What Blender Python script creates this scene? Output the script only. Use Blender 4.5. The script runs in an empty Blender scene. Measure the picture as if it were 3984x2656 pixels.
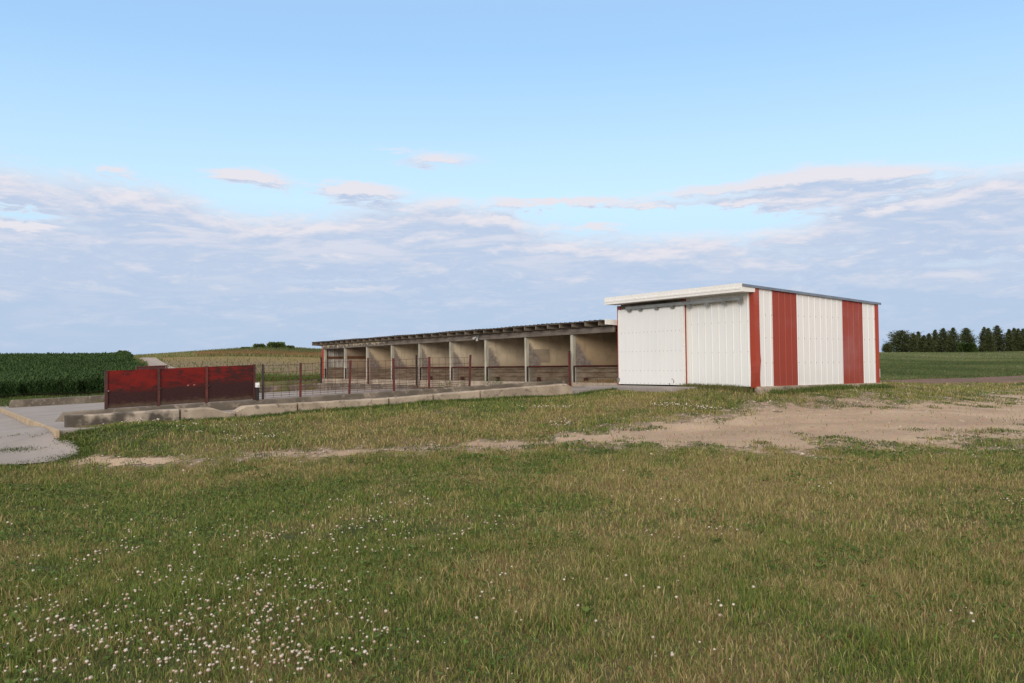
import bpy, math, random
import numpy as np
from mathutils import Vector, Matrix
rng = np.random.default_rng(7); random.seed(7)
S = bpy.context.scene; COL = S.collection
EYE = 1.6
# ---------------------------------------------------------------- camera
F, PITCH, ROLL, TH = 3396.2, 0.0286, 0.0103, 0.5971          # focal length in pixels of a 3984 wide frame
CX, CY = 1992.0, 1328.0
OX, OY = 1.8008, 26.4373                                      # first post of the long shed
cam = bpy.data.cameras.new('camera'); cam.sensor_width = 36.0; cam.lens = F/3984*36.0
cam.clip_start = .05; cam.clip_end = 6000
co = bpy.data.objects.new('camera', cam); COL.objects.link(co)
co.matrix_world = Matrix.Translation((0, 0, EYE)) @ Matrix.Rotation(math.pi/2+PITCH, 4, 'X') @ Matrix.Rotation(-ROLL, 4, 'Z')
S.camera = co
_c, _s = math.cos(ROLL), math.sin(ROLL)
FW = np.array([0, math.cos(PITCH), math.sin(PITCH)]); UP = np.array([0, -math.sin(PITCH), math.cos(PITCH)]); RT = np.array([1., 0, 0])
R2 = _c*RT-_s*UP; U2 = _s*RT+_c*UP
def ray(x, y):
    d = FW+R2*(x-CX)/F-U2*(y-CY)/F
    return d/d[1]
def at_depth(x, y, Y):                                        # survey helper: point of the site seen at x, y, lying Y metres away
    d = ray(x, y)*Y; return np.array([d[0], d[1], d[2]])
def at_z(x, y, z):
    d = ray(x, y); return d*(z/d[2])
CT, ST = math.cos(TH), math.sin(TH)
def uv_of(X, Y):
    a, b = X-OX, Y-OY
    return CT*a+ST*b, -ST*a+CT*b
def xy_of(u, v): return OX+u*CT-v*ST, OY+u*ST+v*CT
# ---------------------------------------------------------------- noise in numpy
_perm = rng.random((256, 256))
def vnoise(x, y):
    xi = np.floor(x).astype(int); yi = np.floor(y).astype(int); fx = x-xi; fy = y-yi
    fx = fx*fx*(3-2*fx); fy = fy*fy*(3-2*fy)
    g = lambda a, b: _perm[a % 256, b % 256]
    return (g(xi, yi)*(1-fx)+g(xi+1, yi)*fx)*(1-fy)+(g(xi, yi+1)*(1-fx)+g(xi+1, yi+1)*fx)*fy
def fbm(x, y, o=4):
    r = 0; a = .5; t = 0
    for k in range(o):
        r = r+a*vnoise(x*2**k+17.3*k, y*2**k+9.1*k); t += a; a *= .5
    return r/t
def sst(a, b, x):
    t = np.clip((x-a)/(b-a), 0, 1); return t*t*(3-2*t)
# ---------------------------------------------------------------- terrain: thin plate spline through surveyed points
def slab(u, v): return -.62+.0332*u-.02*v
def u_on(x, v):                                               # u where image column x meets the line v
    r = ray(x, 1450); k = r[0]; return ((k*(OY+v*CT))-(OX-v*ST))/(CT-k*ST)
def v_on(x, u):
    r = ray(x, 1450); k = r[0]; return ((OX+u*CT)-k*(OY+u*ST))/(ST+k*CT)
def slab_pt(x, y):
    z = -1.2
    for _ in range(40): p = at_z(x, y, z); u, v = uv_of(p[0], p[1]); z = slab(u, v)
    return u, v
VB = slab_pt(260, 1663)[1]                                    # line of the front block row
sB, sE = slab_pt(229, 1674), slab_pt(0, 1586)                 # edge of the yard slab towards the lower apron
dirn = np.array(sE)-np.array(sB); sF = tuple(np.array(sE)+dirn*.25)
KL = [tuple(np.array(sB)+dirn*k) for k in (0, .25, .5, .75, 1, 1.25)]
CP = []
def cpz(x, y, z): p = at_z(x, y, z); CP.append((p[0], p[1], z))
def cpy(x, y, Y): p = at_depth(x, y, Y); CP.append((p[0], Y, p[2]))
def cpd(x, Y, z): p = at_depth(x, 1400, Y); CP.append((p[0], Y, z))
for x in (-400, 800, 2000, 3200, 4400):
    for Y, z in ((1.5, -1.6), (3, -1.6), (5, -1.59), (8, -1.55)): cpd(x, Y, z)
for a in ((317, 1770, -1.36), (-300, 1830, -1.38), 
          (2409, 1505, -.60), (2660, 1512, -.61), (2924, 1517, -.625), (3180, 1503, -.60), (3440, 1491, -.61), (3984, 1690, -1.25), (3984, 1548, -1.02),
          (3050, 1640, -1.14), (2200, 1745, -1.34), (1200, 1760, -1.35), (600, 1810, -1.43), (2924, 1590, -.97), (2500, 1570, -.85), (2000, 1590, -.95), (1400, 1660, -1.1),
          (3984, 1496, -.92), (3501, 1508, -.85), (3984, 1460, -.82), (3450, 1480, -.82), (4300, 1490, -.9), (4300, 1690, -1.25)): cpz(*a)
for x in (258, 700, 1157, 1512, 1866, 2229):
    u = u_on(x, VB-.1); CP.append((*xy_of(u, VB-.1), slab(u, VB)-(.045 if x < 2000 else .10)))
for k_ in (.3, .8, 1.3): CP.append((*xy_of(sB[0]+k_, sB[1]-.12), slab(sB[0]+k_, sB[1])-.05))
for u_, v_ in KL: CP.append((*xy_of(u_-.15, v_), slab(u_, v_)-.15)); CP.append((*xy_of(u_-4.5, v_-1.0), slab(u_, v_)-.27))
for a in ((3450, 1425, 80), (3984, 1415, 80), (3450, 1372, 200), (3750, 1374, 200), (3984, 1368, 200), (4300, 1366, 200), (3700, 1395, 130), (3984, 1390, 130)): cpy(*a)
for a in ((0, 1555, 41.5), (400, 1533, 43), (-500, 1575, 41), (-500, 1425, 95), (0, 1410, 95), (350, 1410, 95), (-500, 1412, 125), (0, 1408, 125), (400, 1404, 125), (200, 1470, 66), (0, 1474, 66),
          (600, 1428, 70), (700, 1428, 72), (575, 1388, 125), (800, 1420, 76), (1100, 1425, 76), (830, 1386, 112), (1243, 1391, 112), (1000, 1478, 45), (1240, 1478, 48), (650, 1490, 43),
          (629, 1386, 140), (758, 1374, 145), (936, 1364, 145), (1049, 1352, 150), (1140, 1358, 150), (1243, 1370, 145), (1600, 1372, 150), (2300, 1378, 160), (2900, 1380, 180)): cpy(*a)
for x in (-500, 300, 1100, 2000, 2900, 3600, 4400):
    cpd(x, 260, 1.0); cpd(x, 600, -6)
for x in (1500, 2300, 3000): cpd(x, 50, -.6); cpd(x, 85, 0)
CP = np.array(CP); PA = np.stack([CP[:, 0]/CP[:, 1]*1.6, np.log(CP[:, 1])], 1)
def _ker(d2): return np.where(d2 > 1e-12, .5*d2*np.log(np.maximum(d2, 1e-12)), 0)
n = len(PA); K = _ker(((PA[:, None]-PA[None])**2).sum(-1))+np.eye(n)*.002
Pm = np.concatenate([np.ones((n, 1)), PA], 1); A = np.zeros((n+3, n+3)); A[:n, :n] = K; A[:n, n:] = Pm; A[n:, :n] = Pm.T
WZ = np.linalg.solve(A, np.concatenate([CP[:, 2], np.zeros(3)]))
def ground_base(X, Y):
    X = np.asarray(X, float); Y = np.asarray(Y, float); sh = X.shape
    Yc = np.maximum(Y, 1.5); a = np.clip(X/Yc, -.85, .85)*1.6; l = np.log(Yc)
    q = np.stack([a.ravel(), l.ravel()], 1); out = np.empty(len(q))
    for i in range(0, len(q), 20000):
        b = q[i:i+20000]; d2 = ((b[:, None]-PA[None])**2).sum(-1)
        out[i:i+20000] = _ker(d2)@WZ[:n]+WZ[n]+b@WZ[n+1:]
    return out.reshape(sh)
def in_poly(X, Y, poly):
    r = np.zeros(np.shape(X), bool); nP = len(poly)
    for i in range(nP):
        (xa, ya), (xb, yb) = poly[i][:2], poly[(i+1) % nP][:2]
        c = ((ya > Y) != (yb > Y))&(X < (xb-xa)*(Y-ya)/(yb-ya+1e-12)+xa); r ^= c
    return r
_ap = [xy_of(*(np.array(sB)-dirn*.01)), at_z(300, 1742, -1.29)[:2], at_z(318, 1757, -1.325)[:2], at_z(312, 1770, -1.35)[:2], at_z(200, 1790, -1.37)[:2], at_z(0, 1806, -1.375)[:2], at_z(-500, 1815, -1.38)[:2]]
APRON = [tuple(map(float, p)) for p in _ap]+[(-26., 15.), (-40., 30.), xy_of(sF[0]-9, sF[1]), xy_of(*sF)]
def ground(X, Y, fine=True):                                  # world height
    z = ground_base(X, Y)
    X = np.asarray(X, float); Y = np.asarray(Y, float)
    if fine: z = z+(1-in_poly(X, Y, APRON))*(fbm(X*.9, Y*.9, 3)-.5)*.09*sst(3, 6, Y)*(1-sst(60, 120, Y))
    u, v = uv_of(X, Y)                                        # keep the earth below the slabs and floors
    s_ = np.array(sF)-np.array(sB); cr = s_[0]*(v-sB[1])-s_[1]*(u-sB[0])
    inside = (u < .2)*(cr < 0)*(v > VB+.02)*(v < 19.6)
    z = np.where(inside > 0, np.minimum(z, slab(u, v)-.16), z)
    inside = (u > -.2)*(u < 5)*(v > -7)*(v < 20)
    z = np.where(inside > 0, np.minimum(z, -.575), z)
    return z+EYE
# ---------------------------------------------------------------- materials
class NT:
    def __init__(s, nt): s.t = nt; s.n = nt.nodes; s.l = nt.links
    def node(s, ty, **k):
        nd = s.n.new(ty)
        for a, b in k.items(): setattr(nd, a, b)
        return nd
    def put(s, sock, v):
        if isinstance(v, bpy.types.NodeSocket): s.l.new(v, sock)
        elif isinstance(v, (tuple, list)) and sock.type == 'RGBA': sock.default_value = (*v[:3], 1)
        else: sock.default_value = v
    def m(s, op, a, b=None, c=None, clamp=False):
        nd = s.node('ShaderNodeMath', operation=op, use_clamp=clamp)
        s.put(nd.inputs[0], a)
        if b is not None: s.put(nd.inputs[1], b)
        if c is not None: s.put(nd.inputs[2], c)
        return nd.outputs[0]
    def step(s, a, b, x):
        nd = s.node('ShaderNodeMapRange', interpolation_type='SMOOTHSTEP')
        s.put(nd.inputs['Value'], x); s.put(nd.inputs['From Min'], a); s.put(nd.inputs['From Max'], b)
        return nd.outputs[0]
    def mix(s, f, a, b, blend='MIX'):
        nd = s.node('ShaderNodeMix', data_type='RGBA', blend_type=blend)
        s.put(nd.inputs[0], f); s.put(nd.inputs[6], a); s.put(nd.inputs[7], b); return nd.outputs[2]
    def noise(s, vec, scale, detail=4, rough=.55, dist=0):
        nd = s.node('ShaderNodeTexNoise'); s.put(nd.inputs['Vector'], vec)
        s.put(nd.inputs['Scale'], scale); s.put(nd.inputs['Detail'], detail); s.put(nd.inputs['Roughness'], rough); s.put(nd.inputs['Distortion'], dist)
        return nd.outputs[0]
    def sep(s, v): nd = s.node('ShaderNodeSeparateXYZ'); s.put(nd.inputs[0], v); return nd.outputs
    def comb(s, x, y, z):
        nd = s.node('ShaderNodeCombineXYZ'); s.put(nd.inputs[0], x); s.put(nd.inputs[1], y); s.put(nd.inputs[2], z); return nd.outputs[0]
    def attr(s, name): return s.node('ShaderNodeAttribute', attribute_name=name)
def new_mat(name, rough=.8, spec=.3):
    m = bpy.data.materials.new(name); m.use_nodes = True
    t = NT(m.node_tree); b = m.node_tree.nodes['Principled BSDF']
    b.inputs['Roughness'].default_value = rough; b.inputs['Specular IOR Level'].default_value = spec
    return m, t, b
def bump(t, b, h, strength=.4, dist=.02):
    nd = t.node('ShaderNodeBump'); t.put(nd.inputs['Strength'], strength); t.put(nd.inputs['Distance'], dist); t.put(nd.inputs['Height'], h)
    t.l.new(nd.outputs[0], b.inputs['Normal'])
def mottled(name, c1, c2, s1=2., c3=None, s2=25., rough=.85, spec=.25, bs=.3, stretch=(1, 1, 1), metal=0, lo=.35, hi=.65, k3=.6):
    m, t, b = new_mat(name, rough, spec)
    p = t.attr('loc').outputs['Vector']
    mp = t.node('ShaderNodeMapping'); t.put(mp.inputs[0], p); mp.inputs['Scale'].default_value = stretch
    n1 = t.noise(mp.outputs[0], s1, 5); n2 = t.noise(mp.outputs[0], s2, 4, .65)
    c = t.mix(t.step(lo, hi, n1), c1, c2)
    if c3: c = t.mix(t.m('MULTIPLY', t.step(.52, .7, n2), k3), c, c3)
    rv = t.m('ADD', t.m('MULTIPLY', n2, .5), .75)
    c = t.mix(1.0, c, t.comb(rv, rv, rv), 'MULTIPLY')
    t.put(b.inputs['Base Color'], c); b.inputs['Metallic'].default_value = metal
    if bs: bump(t, b, n2, bs, .01)
    return m
M = {}
M['wood'] = mottled('weathered_wood', (.235, .20, .165), (.14, .115, .09), 3, (.09, .07, .055), 30, stretch=(1, .25, 3))
M['post_wood'] = mottled('pale_post_wood', (.54, .51, .42), (.38, .35, .28), 3, (.17, .15, .12), 25, stretch=(3, 3, .6))
M['rafter'] = mottled('rafter_wood', (.23, .19, .145), (.12, .098, .078), 4, (.07, .06, .05), 25)
M['brown_board'] = mottled('brown_board', (.19, .08, .035), (.13, .06, .03), 3, (.08, .04, .025), 30, stretch=(.3, 1, 2))
M['concrete'] = mottled('concrete_slab', (.34, .298, .275), (.28, .245, .225), .8, (.20, .172, .155), 9, k3=.5)
M['kerb'] = mottled('mossy_concrete', (.225, .19, .15), (.12, .10, .078), 1.3, (.36, .30, .235), 6, lo=.3, hi=.6)
M['block'] = mottled('pale_concrete', (.45, .365, .28), (.30, .24, .18), 2.2, (.10, .082, .066), 7, k3=.8)
M['block_dark'] = mottled('stained_concrete', (.42, .35, .28), (.09, .075, .06), 2.3, (.13, .11, .09), 6, lo=.38, hi=.55)
M['step'] = mottled('yellowish_concrete', (.47, .355, .23), (.35, .27, .18), 1.5, (.2, .17, .11), 7, k3=.7)
M['rust'] = mottled('rusty_steel', (.085, .032, .027), (.055, .026, .024), 6, (.12, .05, .035), 30, rough=.75)
M['rust_red'] = mottled('red_rusty_steel', (.13, .03, .025), (.075, .028, .025), 4, (.14, .06, .04), 30, rough=.75)
M['dark_steel'] = mottled('dark_steel', (.05, .038, .036), (.035, .028, .027), 6, (.09, .05, .04), 30, rough=.7)
M['roof_sheet'] = mottled('dark_roof_sheet', (.05, .05, .055), (.08, .075, .075), 3, (.12, .1, .09), 20, rough=.5, metal=.2)
M['roof_blue'] = mottled('blue_grey_roof', (.22, .26, .32), (.18, .21, .26), 3, None, 20, rough=.4, metal=.3)
M['galv'] = mottled('galvanised_steel', (.33, .345, .34), (.24, .25, .25), 3, (.2, .19, .18), 20, rough=.55, metal=.4)
M['dim_galv'] = mottled('old_ribbed_sheet', (.52, .49, .44), (.42, .39, .34), 3, (.25, .2, .15), 15)
M['white_plastic'] = mottled('white_plastic', (.8, .8, .8), (.74, .74, .75), 3, None, 20, rough=.45, bs=0)
M['lamp'] = mottled('chalky_aluminium', (.55, .55, .54), (.45, .45, .44), 6, (.3, .3, .29), 25, rough=.5)
M['black'] = mottled('black_steel', (.018, .017, .018), (.03, .026, .026), 5, (.05, .04, .035), 30, rough=.6)
M['trunk'] = mottled('bark', (.09, .07, .05), (.06, .045, .035), 3, (.12, .1, .08), 12)
M['fascia'] = mottled('white_fascia', (.80, .785, .76), (.78, .76, .73), 1.0, None, 20, rough=.45, bs=0)
def painted(name, c1, dirt, amt):
    m, t, b = new_mat(name, .42, .4)
    p = t.attr('loc').outputs['Vector']; x = t.sep(p)
    n1 = t.noise(p, .9, 4); st = t.node('ShaderNodeMapping'); t.put(st.inputs[0], p); st.inputs['Scale'].default_value = (14, 14, .5)
    n2 = t.noise(st.outputs[0], 1.0, 4, .6)
    c = t.mix(t.m('MULTIPLY', t.step(.45, .75, n2), amt), c1, dirt)
    low = t.m('MULTIPLY', t.step(-.05, -.52, t.m('ADD', x[2], t.m('MULTIPLY', t.m('SUBTRACT', n1, .5), .8))), amt)
    c = t.mix(low, c, dirt)
    c = t.mix(t.m('MULTIPLY', t.step(.5, .8, n1), .12), c, (.5, .52, .58))
    t.put(b.inputs['Base Color'], c); return m
M['white'] = painted('cream_white_sheet', (.785, .785, .765), (.62, .60, .56), .08)
M['white_side'] = painted('white_sheet', (.755, .75, .74), (.56, .53, .49), .14)
M['red'] = painted('barn_red_sheet', (.30, .043, .021), (.23, .045, .026), .3)
M['red_trim'] = painted('red_trim', (.37, .050, .020), (.26, .045, .028), .3)
def panel_mat(name, ofs, line):
    m, t, b = new_mat(name, .7, .15)
    p = t.attr('loc').outputs['Vector']; x = t.sep(p)
    h = t.m('SUBTRACT', x[2], t.m('ADD', t.m('MULTIPLY', x[0], .0332), -.4237))      # height above the kerb top
    mp = t.node('ShaderNodeMapping'); t.put(mp.inputs[0], p); mp.inputs['Location'].default_value = (ofs, 0, 0); mp.inputs['Scale'].default_value = (1, 1, 2.6)
    a = t.noise(mp.outputs[0], 2.0, 5, .6); d = t.noise(mp.outputs[0], 7, 5, .65); e = t.noise(mp.outputs[0], 40, 3)
    f = t.m('ADD', h, t.m('ADD', t.m('MULTIPLY', t.m('SUBTRACT', a, .5), .42), t.m('MULTIPLY', t.m('SUBTRACT', d, .5), .30)))
    paint = t.step(line-.06, line+.07, f)
    scr = t.step(.445 if ofs > 8 else .555, .56 if ofs > 8 else .62, t.m('ADD', t.m('MULTIPLY', d, .75), t.m('MULTIPLY', a, .28)))
    paint = t.m('MULTIPLY', paint, t.m('SUBTRACT', 1, t.m('MULTIPLY', scr, .85)))
    red = t.mix(t.step(.35, .7, a), (.18, .014, .011), (.085, .011, .010))
    dk = t.mix(t.step(.4, .7, e), (.034, .014, .014), (.05, .021, .018))
    dk = t.mix(t.m('MULTIPLY', t.step(.16, .02, t.m('ADD', h, t.m('MULTIPLY', t.m('SUBTRACT', d, .5), .3))), .6), dk, (.12, .085, .055))
    t.put(b.inputs['Base Color'], t.mix(paint, dk, red)); bump(t, b, d, .25, .01); return m
def partition_mat(name, ofs, tri, tone):
    m, t, b = new_mat(name, .9, .15)
    p = t.attr('loc').outputs['Vector']; x = t.sep(p)
    mp = t.node('ShaderNodeMapping'); t.put(mp.inputs[0], p); mp.inputs['Location'].default_value = (ofs, ofs*.7, 0)
    a = t.noise(mp.outputs[0], 2.2, 5, .6); d = t.noise(mp.outputs[0], 11, 5, .7); e = t.noise(mp.outputs[0], 60, 2)
    c = t.mix(t.step(.4, .75, a), tone, tuple(k*.72 for k in tone))
    c = t.mix(t.m('MULTIPLY', t.step(.55, .7, e), .4), c, tuple(k*.55 for k in tone))
    lo = t.step(.45, -.1, t.m('ADD', x[2], t.m('MULTIPLY', t.m('SUBTRACT', a, .5), 1.0)))    # splashed dirt low on the sheet
    c = t.mix(t.m('MULTIPLY', lo, .5), c, (.22, .155, .11))
    sm = t.node('ShaderNodeMapping'); t.put(sm.inputs[0], p); sm.inputs['Scale'].default_value = (5, 5, .7); sm.inputs['Location'].default_value = (ofs*3, 0, 0)
    c = t.mix(t.m('MULTIPLY', t.step(.5, .72, t.noise(sm.outputs[0], 1.3, 4, .6)), .30), c, (.24, .20, .16))   # drips from the roof
    edge = t.m('SUBTRACT', t.m('MULTIPLY', t.m('SUBTRACT', .95, x[2]), tri), x[0])            # rain driven under the eave
    edge = t.m('ADD', edge, t.m('ADD', t.m('MULTIPLY', t.m('SUBTRACT', d, .5), .34), t.m('MULTIPLY', t.m('SUBTRACT', a, .5), .35)))
    wet = t.step(-.07, .08, edge)
    grey = t.mix(t.step(.42, .6, d), (.19, .16, .145), (.30, .255, .225))
    c = t.mix(t.m('MULTIPLY', wet, .92), c, grey)
    t.put(b.inputs['Base Color'], c); bump(t, b, d, .2, .01); return m
def board_mat(name, ofs):
    m, t, b = new_mat(name, .9, .15)
    p = t.attr('loc').outputs['Vector']; x = t.sep(p)
    mp = t.node('ShaderNodeMapping'); t.put(mp.inputs[0], p); mp.inputs['Location'].default_value = (ofs, ofs, 0); mp.inputs['Scale'].default_value = (1, 1, 4)
    a = t.noise(mp.outputs[0], 1.7, 5, .65); d = t.noise(mp.outputs[0], 10, 4, .7)
    c = t.mix(t.step(.35, .65, a), (.33, .26, .195), (.17, .125, .09))
    c = t.mix(t.m('MULTIPLY', t.step(.5, .62, d), .5), c, (.10, .10, .06))
    c = t.mix(t.m('MULTIPLY', t.step(.55, .3, t.m('ADD', x[0], t.m('MULTIPLY', d, .3))), .55), c, (.20, .185, .165))
    t.put(b.inputs['Base Color'], c); bump(t, b, d, .3, .01); return m
def beam_mat():
    m, t, b = new_mat('grey_beam_with_peeling_paint', .9, .2)
    p = t.attr('loc').outputs['Vector']; x = t.sep(p)
    mp = t.node('ShaderNodeMapping'); t.put(mp.inputs[0], p); mp.inputs['Scale'].default_value = (1, .35, 4)
    a = t.noise(mp.outputs[0], 4, 5, .6); d = t.noise(p, 5, 4, .6)
    c = t.mix(t.step(.35, .65, a), (.24, .205, .175), (.15, .125, .105))
    pe = t.m('MULTIPLY', t.step(12.6, 13.0, x[1]), t.step(.47, .53, t.m('ADD', d, t.m('MULTIPLY', t.m('SUBTRACT', x[2], 1.06), 1.5))))
    c = t.mix(pe, c, (.62, .52, .38)); t.put(b.inputs['Base Color'], c); bump(t, b, a, .3, .01); return m
M['beam'] = beam_mat()
def attr_mat(name, rough=.75, spec=.25, trans=0.):
    m, t, b = new_mat(name, rough, spec)
    c = t.attr('tint').outputs['Color']; t.put(b.inputs['Base Color'], c)
    if trans:
        tr = t.node('ShaderNodeBsdfTranslucent'); t.put(tr.inputs[0], c); mx = t.node('ShaderNodeMixShader'); mx.inputs[0].default_value = trans
        t.l.new(b.outputs[0], mx.inputs[1]); t.l.new(tr.outputs[0], mx.inputs[2]); t.l.new(mx.outputs[0], t.n['Material Output'].inputs[0])
    return m
M['blade'] = attr_mat('grass_blade', .7, .12, .3)
M['leaf'] = attr_mat('leaf', .75, .1, .25)
M['petal'] = attr_mat('petal', .8, .1, .15)
M['needle'] = attr_mat('needles', .8, .1, .1)
M['stone'] = attr_mat('stone', .9, .2)
# ---------------------------------------------------------------- mesh helpers
def tag(o, label=None, cat=None, group=None, kind=None):
    if label: o['label'] = label
    if cat: o['category'] = cat
    if group: o['group'] = group
    if kind: o['kind'] = kind
    return o
def link_mesh(name, V, Fc, mat, loc=None, parent=None, local=None, smooth=False, tint=None):
    V = np.asarray(V, float)
    base = np.zeros(3)
    if parent is not None: base = np.array(parent['_b'])
    elif loc is not None: base = np.asarray(loc, float)
    me = bpy.data.meshes.new(name); me.from_pydata([tuple(p) for p in V-base], [], [list(f) for f in Fc]); me.update()
    if local is not None:
        at = me.attributes.new('loc', 'FLOAT_VECTOR', 'POINT'); at.data.foreach_set('vector', np.asarray(local, np.float32).ravel())
    if tint is not None:
        at = me.attributes.new('tint', 'FLOAT_COLOR', 'POINT'); c = np.ones((len(V), 4), np.float32); c[:, :3] = tint; at.data.foreach_set('color', c.ravel())
    for mm in (mat if isinstance(mat, list) else [mat]): me.materials.append(mm)
    o = bpy.data.objects.new(name, me); COL.objects.link(o)
    if smooth: me.polygons.foreach_set('use_smooth', [True]*len(me.polygons))
    if parent is not None: o.parent = parent; o.location = (0, 0, 0) if parent.type == 'EMPTY' else Vector(base-np.array(parent['_o']))
    else: o.location = base
    o['_b'] = list(map(float, base)); o['_o'] = list(map(float, base))
    return o
def empty(name, loc, **k):
    o = bpy.data.objects.new(name, None); COL.objects.link(o); o.location = loc; o.empty_display_size = .2
    o['_b'] = list(map(float, loc)); o['_o'] = list(map(float, loc)); tag(o, **k); return o
def fast_mesh(name, V, loops, starts, totals, mat, tint):    # big meshes straight from arrays
    me = bpy.data.meshes.new(name); me.vertices.add(len(V)); me.vertices.foreach_set('co', V.astype(np.float32).ravel())
    me.loops.add(len(loops)); me.loops.foreach_set('vertex_index', loops.astype(np.int32))
    me.polygons.add(len(starts)); me.polygons.foreach_set('loop_start', starts.astype(np.int32)); me.polygons.foreach_set('loop_total', totals.astype(np.int32))
    at = me.attributes.new('tint', 'FLOAT_COLOR', 'POINT'); c = np.ones((len(V), 4), np.float32); c[:, :3] = tint; at.data.foreach_set('color', c.ravel())
    me.update(calc_edges=True); me.materials.append(mat)
    o = bpy.data.objects.new(name, me); COL.objects.link(o); return o
class MB:
    """collects shapes in the site frame: u along the pen's front, v along the shed's front, z from eye level"""
    def __init__(s): s.V = []; s.F = []
    def add(s, pts, faces):
        k = len(s.V); s.V += [tuple(p) for p in pts]; s.F += [tuple(i+k for i in f) for f in faces]; return s
    def hexa(s, p):                                           # 8 points: bottom ring 0-3, top ring 4-7
        return s.add(p, [(3, 2, 1, 0), (4, 5, 6, 7), (0, 1, 5, 4), (1, 2, 6, 5), (2, 3, 7, 6), (3, 0, 4, 7)])
    def box(s, u0, u1, v0, v1, z0, z1, cuts=1):
        return s.hexa([(u0, v0, z0), (u1, v0, z0), (u1, v1, z0), (u0, v1, z0), (u0, v0, z1), (u1, v0, z1), (u1, v1, z1), (u0, v1, z1)])
    def prism(s, prof, axis, a, b):                           # closed profile swept along u or v
        n = len(prof)
        if axis == 'v': A_ = [(p, a, q) for p, q in prof]; B_ = [(p, b, q) for p, q in prof]
        elif axis == 'u': A_ = [(a, p, q) for p, q in prof]; B_ = [(b, p, q) for p, q in prof]
        else: A_ = [(p, q, a) for p, q in prof]; B_ = [(p, q, b) for p, q in prof]
        return s.add(A_+B_, [tuple(range(n))[::-1], tuple(range(n, 2*n))]+[(i, (i+1) % n, n+(i+1) % n, n+i) for i in range(n)])
    def tube(s, pts, r, k=6):
        pts = [np.array(p, float) for p in pts]; rings = []
        for i, p in enumerate(pts):
            d = pts[min(i+1, len(pts)-1)]-pts[max(i-1, 0)]; d /= np.linalg.norm(d)+1e-9
            a = np.cross(d, (0, 0, 1) if abs(d[2]) < .9 else (1, 0, 0)); a /= np.linalg.norm(a); b = np.cross(d, a)
            rr = r[i] if isinstance(r, (list, tuple)) else r
            rings.append([p+rr*(math.cos(2*math.pi*j/k)*a+math.sin(2*math.pi*j/k)*b) for j in range(k)])
        V = [tuple(q) for rg in rings for q in rg]; m = len(rings)
        Fc = [(i*k+j, i*k+(j+1) % k, (i+1)*k+(j+1) % k, (i+1)*k+j) for i in range(m-1) for j in range(k)]
        Fc += [tuple(range(k))[::-1], tuple((m-1)*k+j for j in range(k))]
        return s.add(V, Fc)
    def world(s, P=None):
        P = np.array(s.V if P is None else P, float).reshape(-1, 3); x, y = xy_of(P[:, 0], P[:, 1])
        return np.stack([x, y, P[:, 2]+EYE], 1)
    def mark(s): s.M0 = len(s.F); return s
    def build(s, name, mat, parent=None, loc=None, smooth=False, bevel=0, rough=0):
        W = s.world()
        if rough: W = W+(rng.random(W.shape)-.5)*rough
        if parent is None and loc is None: loc = (W[:, 0].mean(), W[:, 1].mean(), W[:, 2].min())
        o = link_mesh(name, W, s.F, mat, loc, parent, s.V, smooth)
        if hasattr(s, 'M0'):
            for i in range(s.M0, len(s.F)): o.data.polygons[i].material_index = 1
        if bevel:
            b = o.modifiers.new('bevel', 'BEVEL'); b.width = bevel; b.segments = 2; b.limit_method = 'ANGLE'; b.angle_limit = math.radians(40)
        return o
def W3(u, v, z): x, y = xy_of(u, v); return (x, y, z+EYE)
def uvz_at_z(x, y, z): p = at_z(x, y, z); u, v = uv_of(p[0], p[1]); return u, v, z
# ---------------------------------------------------------------- world: sky and clouds
SUN_AZ, SUN_EL = math.radians(-164), math.radians(17)         # azimuth measured from +Y (view) towards +X: behind the camera to the left
w = bpy.data.worlds.new('World'); S.world = w; w.use_nodes = True
t = NT(w.node_tree); bg = t.n['Background']
sky = t.node('ShaderNodeTexSky', sky_type='NISHITA', sun_disc=False); sky.sun_elevation = SUN_EL; sky.sun_rotation = SUN_AZ
sky.altitude = 300; sky.air_density = 1.0; sky.dust_density = .6; sky.ozone_density = 1.4
g = t.sep(t.node('ShaderNodeTexCoord').outputs['Generated'])
el = t.m('ARCSINE', g[2]); az = t.m('ARCTAN2', g[0], g[1])
def E(y): return (841-y)/2005
def Az(x): return math.atan((x-1176)/2005)
fc = t.node('ShaderNodeFloatCurve'); cv = fc.mapping.curves[0]
pts = [(-400, 425), (0, 428), (180, 440), (430, 466), (520, 496), (760, 492), (880, 474), (1160, 474), (1215, 520), (1600, 550), (1850, 530), (1980, 492), (2200, 470), (2352, 464), (2800, 455)]
nx = lambda x: (Az(x)+.7)/1.4
for i, (x, y) in enumerate(pts):
    if i < 2: cv.points[i].location = (nx(x), E(y)*4)
    else: cv.points.new(nx(x), E(y)*4)
fc.mapping.update(); t.put(fc.inputs['Value'], t.m('DIVIDE', t.m('ADD', az, .7), 1.4))
top = t.m('DIVIDE', fc.outputs[0], 4.0)
BL = ((590, 424, 85, 22, 4.2), (815, 443, 100, 22, 4.0), (1010, 372, 140, 24, 2.9), (870, 350, 80, 9, 1.8), (1900, 444, 200, 30, 4.2), (1310, 470, 150, 14, 3.0), (1590, 457, 130, 13, 2.2), (1470, 483, 80, 9, 2.1),
      (1365, 524, 70, 9, 2.3), (1650, 480, 170, 11, 2.2), (1230, 462, 150, 9, 2.4), (1850, 490, 130, 20, 2.6), (265, 425, 40, 10, 2.0), (25, 525, 85, 11, -2.4), (1700, 525, 150, 12, -1.3), (2060, 500, 60, 8, -.8), (790, 645, 120, 8, -.9), (2200, 640, 140, 10, -.6))
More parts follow.
